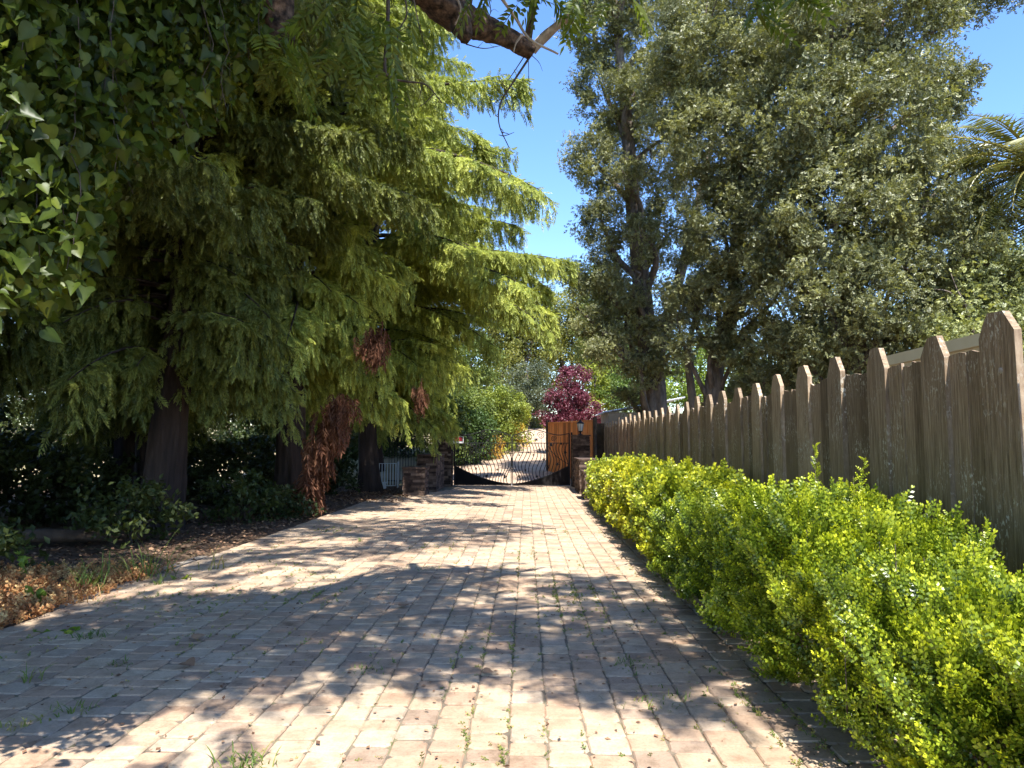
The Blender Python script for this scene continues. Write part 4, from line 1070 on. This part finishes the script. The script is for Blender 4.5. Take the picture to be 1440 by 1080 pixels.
# iron side fence and white gate in the shade
irf = thing('iron_fence', 'dark iron bar fence in the shade left of the gate pillar', 'fence', (-4.35, 27.0, 0))
mb = MB()
for i in range(17): mb.tube([(-.85+i*.105, 0, .05), (-.85+i*.105, 0, 2.0+.03*sin(i))], .011, 6)
mb.build('bars', M['iron'], irf)
mb = MB(); mb.box((0, 0, .18), (1.8, .03, .04)); mb.box((0, 0, 1.85), (1.8, .03, .04)); mb.build('rails', M['iron'], irf)
wg = thing('metal_gate', 'small white metal bar gate leaning in the shade left of the piers', 'gate', (-4.95, 25.2, .02), .12)
mb = MB(); mb.tube([(-.34, 0, .08), (-.34, 0, .86), (.34, 0, .86), (.34, 0, .08), (-.34, 0, .08)], .022, 6); mb.build('frame', M['whitepaint'], wg)
mb = MB()
for i in range(6): mb.tube([(-.24+i*.096, 0, .08), (-.24+i*.096, 0, .86)], .013, 5)
mb.build('bars', M['whitepaint'], wg)
mb = MB(); mb.tube([(.42, 0, 0), (.42, 0, .92)], .035, 8); mb.build('post', M['whitepaint'], wg)
pl = thing('planter_box', 'low white box on the ground in front of the small white gate', 'box', (-5.15, 24.6, .03), .1)
mb = MB(); mb.box((0, -.15, .11), (.62, .02, .2)); mb.box((0, .15, .11), (.62, .02, .2)); mb.box((-.30, 0, .11), (.02, .28, .2)); mb.box((.30, 0, .11), (.02, .28, .2)); mb.box((0, 0, .03), (.58, .28, .02)); mb.build('box_sides', M['whitepaint'], pl)
mb = MB(); mb.box((0, -.17, .215), (.66, .05, .012)); mb.box((0, .17, .215), (.66, .05, .012)); mb.build('rim', M['whitepaint'], pl)

# new orange board fence behind the right pillar
a0, a1 = np.array([2.66, 28.2]), np.array([.98, 31.3]); dv = a1-a0; Lf = np.linalg.norm(dv); u_ = dv/Lf; nrm = np.array([-u_[1], u_[0]])
of = thing('board_fence', 'new orange redwood board fence running uphill behind the right gate pillar', 'fence', (a0[0], a0[1], 0))
mb = MB(); s = 0; rz_ = math.atan2(dv[1], dv[0])
while s < Lf:
    w = .19; p = u_*(s+w/2); g0 = float(terrain(*(a0+p)))
    zt = 2.46+.0*s
    mb.box((p[0], p[1], (zt+g0)/2), (w-.012, .02, zt-g0), rz_, tint=random.choice((.1, .5, .9))); s += w
mb.build('board_panel', M['redboards'], of)
mb = MB(); p = u_*Lf/2+nrm*.0; mb.box((p[0], p[1], 2.49), (Lf, .09, .045), rz_, tint=.9); mb.build('cap_rail', M['redboards'], of)
mb = MB(); s = .07
while s < Lf:
    p = u_*s+nrm*.022; g0 = float(terrain(*(a0+u_*s))); mb.box((p[0], p[1], (2.44+g0)/2), (.045, .022, 2.44-g0), rz_, tint=1.0); s += .38
mb.build('batten', M['redboards'], of)
for s in (-.1, Lf+.08):
    mb = MB(); p = u_*s; mb.box((p[0], p[1], 1.3), (.12, .12, 2.62), rz_); mb.build('post', M['log'], of)

# ------------------------------------------------------------------ understory, weeds, litter
RNG = np.random.default_rng(77)
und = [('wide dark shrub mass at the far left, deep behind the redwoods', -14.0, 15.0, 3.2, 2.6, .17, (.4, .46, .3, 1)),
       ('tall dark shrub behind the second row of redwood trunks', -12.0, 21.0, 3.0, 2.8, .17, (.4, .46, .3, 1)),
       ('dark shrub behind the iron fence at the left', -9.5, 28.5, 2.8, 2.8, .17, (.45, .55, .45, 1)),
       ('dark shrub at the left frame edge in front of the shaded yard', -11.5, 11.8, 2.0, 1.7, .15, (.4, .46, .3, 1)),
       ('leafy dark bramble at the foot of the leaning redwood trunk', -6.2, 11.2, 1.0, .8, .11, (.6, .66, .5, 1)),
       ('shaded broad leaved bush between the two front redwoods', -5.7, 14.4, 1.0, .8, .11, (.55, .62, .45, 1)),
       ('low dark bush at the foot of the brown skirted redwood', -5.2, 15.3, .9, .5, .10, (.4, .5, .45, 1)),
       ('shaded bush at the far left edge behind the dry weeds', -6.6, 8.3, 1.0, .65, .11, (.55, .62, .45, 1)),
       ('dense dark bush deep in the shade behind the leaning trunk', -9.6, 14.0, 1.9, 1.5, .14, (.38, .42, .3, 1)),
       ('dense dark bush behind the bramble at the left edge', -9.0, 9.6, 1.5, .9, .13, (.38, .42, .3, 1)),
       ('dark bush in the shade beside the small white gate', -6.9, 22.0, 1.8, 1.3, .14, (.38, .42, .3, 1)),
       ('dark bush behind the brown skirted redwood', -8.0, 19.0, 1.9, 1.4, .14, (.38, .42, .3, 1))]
for lab, x, y, r, h, lf, col in und:
    far_tree('understory_bush', lab, 'bush', (x, y, 0.03), [(x, y, h*.55, r, r*.9, h*.55), (x-.4*r, y+.3*r, h*.7, r*.6, r*.6, h*.5), (x+.4*r, y-.1*r, h*.5, r*.6, r*.6, h*.5), (x+.1, y-.3*r, h*.9, r*.4, r*.4, h*.35)],
             'tree', lf, .16, 16, 20, .06, col, 'bushes under the redwoods', tint0=.2, trunk=False, up=.8)

def grass(label, x, y, n, h, spread, tint=(.2, .7), droop=.7, mat='grass', wid=.011, name='grass_clump', group='weeds at the left edge'):
    V, T, Fq = [], [], []; off = 0
    z0 = max(0.0, float(terrain(x, y))) if x < -4.5 else -.01
    for _ in range(n):
        a = RNG.uniform(0, 2*pi); hh = h*RNG.uniform(.5, 1.1); out = hh*RNG.uniform(.3, 1.15); bx, by = RNG.normal(0, spread, 2)
        dr = droop*RNG.uniform(.4, 1.9); s = np.linspace(0, 1, 7); w = wid*RNG.uniform(.6, 1.2)*(1-s)**.6+.0006
        cx = bx+cos(a)*out*s**1.3; cy_ = by+sin(a)*out*s**1.3; cz = hh*(s-dr*.55*s**3)
        px, py = -sin(a)*w, cos(a)*w
        P = np.empty((14, 3)); P[0::2] = np.c_[cx-px, cy_-py, cz]; P[1::2] = np.c_[cx+px, cy_+py, cz]
        V.append(P); T.append(np.full(14, RNG.uniform(*tint)))
        Fq += [(off+2*i, off+2*i+1, off+2*i+3, off+2*i+2) for i in range(6)]; off += 14
    o = mobj(name, np_mesh(name, np.concatenate(V), [np.array(Fq)], M[mat], np.concatenate(T)), None, (x, y, z0))
    return tag(o, label, 'weed', group)
def gp(px, py):
    p = at(px, py, 10.); k = CAM_Z/(CAM_Z-p[2]); return p[0]*k, 10*k
for lab, px, py, n, h, sp, ti in [
    ('tall arching grass clump, the biggest at the shaded dirt edge', 205, 812, 46, .60, .16, (.35, .75)),
    ('arching grass clump left of the biggest one, nearer the dry weeds', 128, 830, 34, .46, .10, (.3, .7)),
    ('small bright green tuft at the paving edge beside the kerb', 222, 822, 26, .18, .04, (.3, .6)),
    ('grass tuft at the bottom edge of the driveway, left of centre', 345, 1078, 70, .10, .06, (.3, .7)),
    ('pale thin grass stalks growing through the shaded pavers at left', 50, 955, 14, .22, .03, (.5, .9)),
    ('two tall thin weed stalks on the paving at the edge of the shade', 300, 800, 6, .42, .05, (.7, 1.0)),
    ('tiny bright weed at the edge of the redwood shade', 508, 762, 14, .13, .02, (.3, .6)),
    ('low weed patch among the shaded pavers at far left', 130, 895, 50, .09, .07, (.1, .5)),
    ('green weed patch in the right half, near the hedge shade', 882, 935, 70, .06, .12, (.2, .6)),
    ('green and yellow weed patch near the hedge, lower of two', 930, 985, 70, .06, .12, (.3, .9)),
    ('weed tuft in the dark central shade of the driveway', 520, 940, 40, .05, .07, (.2, .7)),
    ('yellow weed tuft at the lower left sunlit pavers', 30, 1020, 34, .07, .05, (.6, 1)),
    ('green weed tuft on the lower left sunlit pavers', 100, 1000, 34, .08, .05, (.3, .8)),
    ('small weed tuft in the left shade beside the brown curled leaf', 170, 935, 34, .06, .05, (.1, .5)),
    ('weed tuft at the end of the shadow in mid driveway', 590, 800, 50, .05, .12, (.3, .8))]:
    x, y = gp(px, py); grass(lab, x, y, n, h, sp, ti, wid=.0065 if h > .3 else .004)

def broad_weed(label, x, y, n, h, leaf, col=(1, 1, 1, 1)):
    z0 = float(terrain(x, y)); t = thing('leafy_weed', label, 'weed', (x, y, z0), 0, 'weeds at the left edge')
    mb = MB(); P = []
    for i in range(max(3, n//8)):
        e = np.array([RNG.normal(0, .12), RNG.normal(0, .10), h*RNG.uniform(.6, 1)]); cc = curve([(0, 0, -.02), e*np.array([.4, .4, .55]), e], 6); mb.tube(cc, np.linspace(.004, .002, len(cc)), 4)
        P.append(cc[RNG.integers(3, len(cc), 8)])
    mb.build('stems', M['grass'], t)
    P = np.concatenate(P); n = len(P)
    g = scatter(IVY, frames(norm(RNG.normal(0, 1, (n, 3))+np.array([0, 0, -.2])), norm(RNG.normal(0, .4, (n, 3))+np.array([0, -.3, 1]))), P, leaf*RNG.uniform(.6, 1.2, n), .4+.4*RNG.random(n))
    f = mobj('leaves', np_mesh('weed_leaves', g[0], g[1], M['walnut'], g[2]), t); f.color = col
for lab, x, y, h in [('straw coloured grass clump nearest the camera on the left verge', -4.75, 5.6, .22), ('dry straw clump among orange weeds at the left frame edge', -5.3, 6.3, .30), ('dry straw clump leaning over the paving edge by the kerb', -4.55, 7.2, .2), ('pale dry grass tuft behind the arching green grass', -5.0, 8.8, .28)]:
    grass(lab, x, y, 60, h, .16, (.3, 1), .9, 'drygrass', .004)
x, y = gp(25, 825); broad_weed('pale sunlit leafy weed at the left edge above the dry weeds', x+.05, y, 20, .38, .075, (1.4, 1.6, 1.8, 1))
x, y = gp(55, 850); broad_weed('low leafy weed just right of the pale sunlit one', x, y, 18, .2, .07, (1.1, 1.3, 1.2, 1))
x, y = gp(65, 888); broad_weed('bright green low weed on the paving corner at the left', x+.05, y, 14, .08, .055, (1.3, 1.5, 1, 1))
x, y = gp(205, 815); broad_weed('small yellow green weed beside the kerb', x+.35, y+.1, 10, .10, .05, (1.6, 1.6, .9, 1))

# dry ground cover, leaf litter, joint weeds: uncountable
n = 6000
X = RNG.uniform(-8.0, -4.36, n); Y = RNG.uniform(4.2, 8.8, n); k = (RNG.random(n) < np.clip(1.25-(X+4.6)*-.25-np.abs(Y-6.2)*.12, .1, 1)); X, Y = X[k], Y[k]; n = len(X)
P = np.c_[X, Y, np.maximum(terrain(X, Y), -.01)+RNG.uniform(0, .07, n)]
g = scatter(SPRIG_SMALL, frames(norm(np.c_[RNG.normal(0, .6, (n, 2)), RNG.uniform(.1, 1, n)]), norm(RNG.normal(0, 1, (n, 3)))), P, RNG.uniform(.04, .12, n), .15+.8*RNG.random(n))
tag(mobj('dry_ground_cover', np_mesh('dry_ground_cover', g[0], g[1], M['drygrass'], g[2])), kind='stuff')
n = 9000
X = -4.5-np.abs(RNG.normal(0, 1.6, n)); Y = RNG.uniform(5, 26, n)
k = RNG.random(n) < .25; X[k] = RNG.uniform(-5.8, -3.4, k.sum()); Y[k] = RNG.uniform(19, 26, k.sum())
P = np.c_[X, Y, np.maximum(terrain(X, Y), .0)+RNG.uniform(.004, .03, n)]
g = scatter(LEAF, frames(norm(np.c_[RNG.normal(0, 1, (n, 2)), RNG.normal(0, .2, n)]), norm(RNG.normal(0, .35, (n, 3))+np.array([0, 0, 1]))), P, RNG.uniform(.04, .09, n), RNG.random(n))
tag(mobj('leaf_litter', np_mesh('leaf_litter', g[0], g[1], M['litter'], g[2])), kind='stuff')
# tiny plants in the paving joints, in drifts
cx_, cy_ = RNG.uniform(-4.2, 1.6, 80), 2.4+RNG.gamma(2., 2.6, 80); w_ = RNG.random(80)**2*120
i = np.repeat(np.arange(80), w_.astype(int)); X = cx_[i]+RNG.normal(0, .22, len(i)); Y = cy_[i]+RNG.normal(0, .3, len(i))
X = np.where(RNG.random(len(i)) < .75, -4.42+np.round((X+4.42)/.205)*.205+RNG.normal(0, .008, len(i)), X)
k = (X > -4.3) & (X < 1.65) & (Y < 22); X, Y = X[k], Y[k]; n = len(X)
P = np.c_[X, Y, np.full(n, -.010)]
g = scatter(SPRIG_SMALL, frames(norm(np.c_[RNG.normal(0, .8, (n, 2)), RNG.uniform(.3, 1, n)]), norm(RNG.normal(0, 1, (n, 3)))), P, RNG.uniform(.015, .05, n), .25+.65*RNG.random(n))
tag(mobj('joint_weeds', np_mesh('joint_weeds', g[0], g[1], M['grass'], g[2])), kind='stuff')
n = 1700; X = RNG.uniform(-4.3, 1.65, n); Y = 2.6+RNG.gamma(2, 3, n); k = Y < 24; X, Y = X[k], Y[k]; n = len(X)
g = scatter(LEAF, frames(norm(np.c_[RNG.normal(0, 1, (n, 2)), RNG.normal(0, .15, n)]), norm(RNG.normal(0, .3, (n, 3))+np.array([0, 0, 1]))), np.c_[X, Y, np.full(n, .008)], RNG.uniform(.012, .042, n), .2+.8*RNG.random(n))
tag(mobj('leaf_debris', np_mesh('leaf_debris', g[0], g[1], M['litter'], g[2])), kind='stuff')
for lab, px, py, s in [('curled brown fallen leaf with long stalk on the shaded pavers at left', 260, 936, .12), ('flat tan fallen leaf lying in the left shade further back', 272, 902, .10),
                       ('brown fallen leaf in the upper middle of the shade', 567, 856, .12), ('orange fallen leaf at the edge of sun in the middle', 680, 949, .07), ('small yellow fallen leaf on the sunlit left pavers', 306, 948, .05)]:
    x, y = gp(px, py)
    D = norm(np.array([[R(-1, 1), R(-1, 1), .1]])); g = scatter(IVY, frames(D, np.array([[0, -.3, 1.]])), np.zeros((1, 3)), np.array([s]), np.array([R(.5, .9)]))
    o = mobj('fallen_leaf', np_mesh('fallen_leaf', g[0], g[1], M['litter'], g[2], True), None, (x, y, .025)); tag(o, lab, 'leaf', 'fallen leaves on the driveway')
lg = thing('fallen_log', 'weathered timber lying in the shade at far left behind the bushes', 'log', (-7.6, 10.6, .10), .5)
mb = MB(); mb.tube(curve([(-1.3, 0, .05), (0, .05, .08), (1.2, -.05, .03)], 6), np.linspace(.12, .09, 13), 10, .06); mb.build('log_body', M['log'], lg, True)
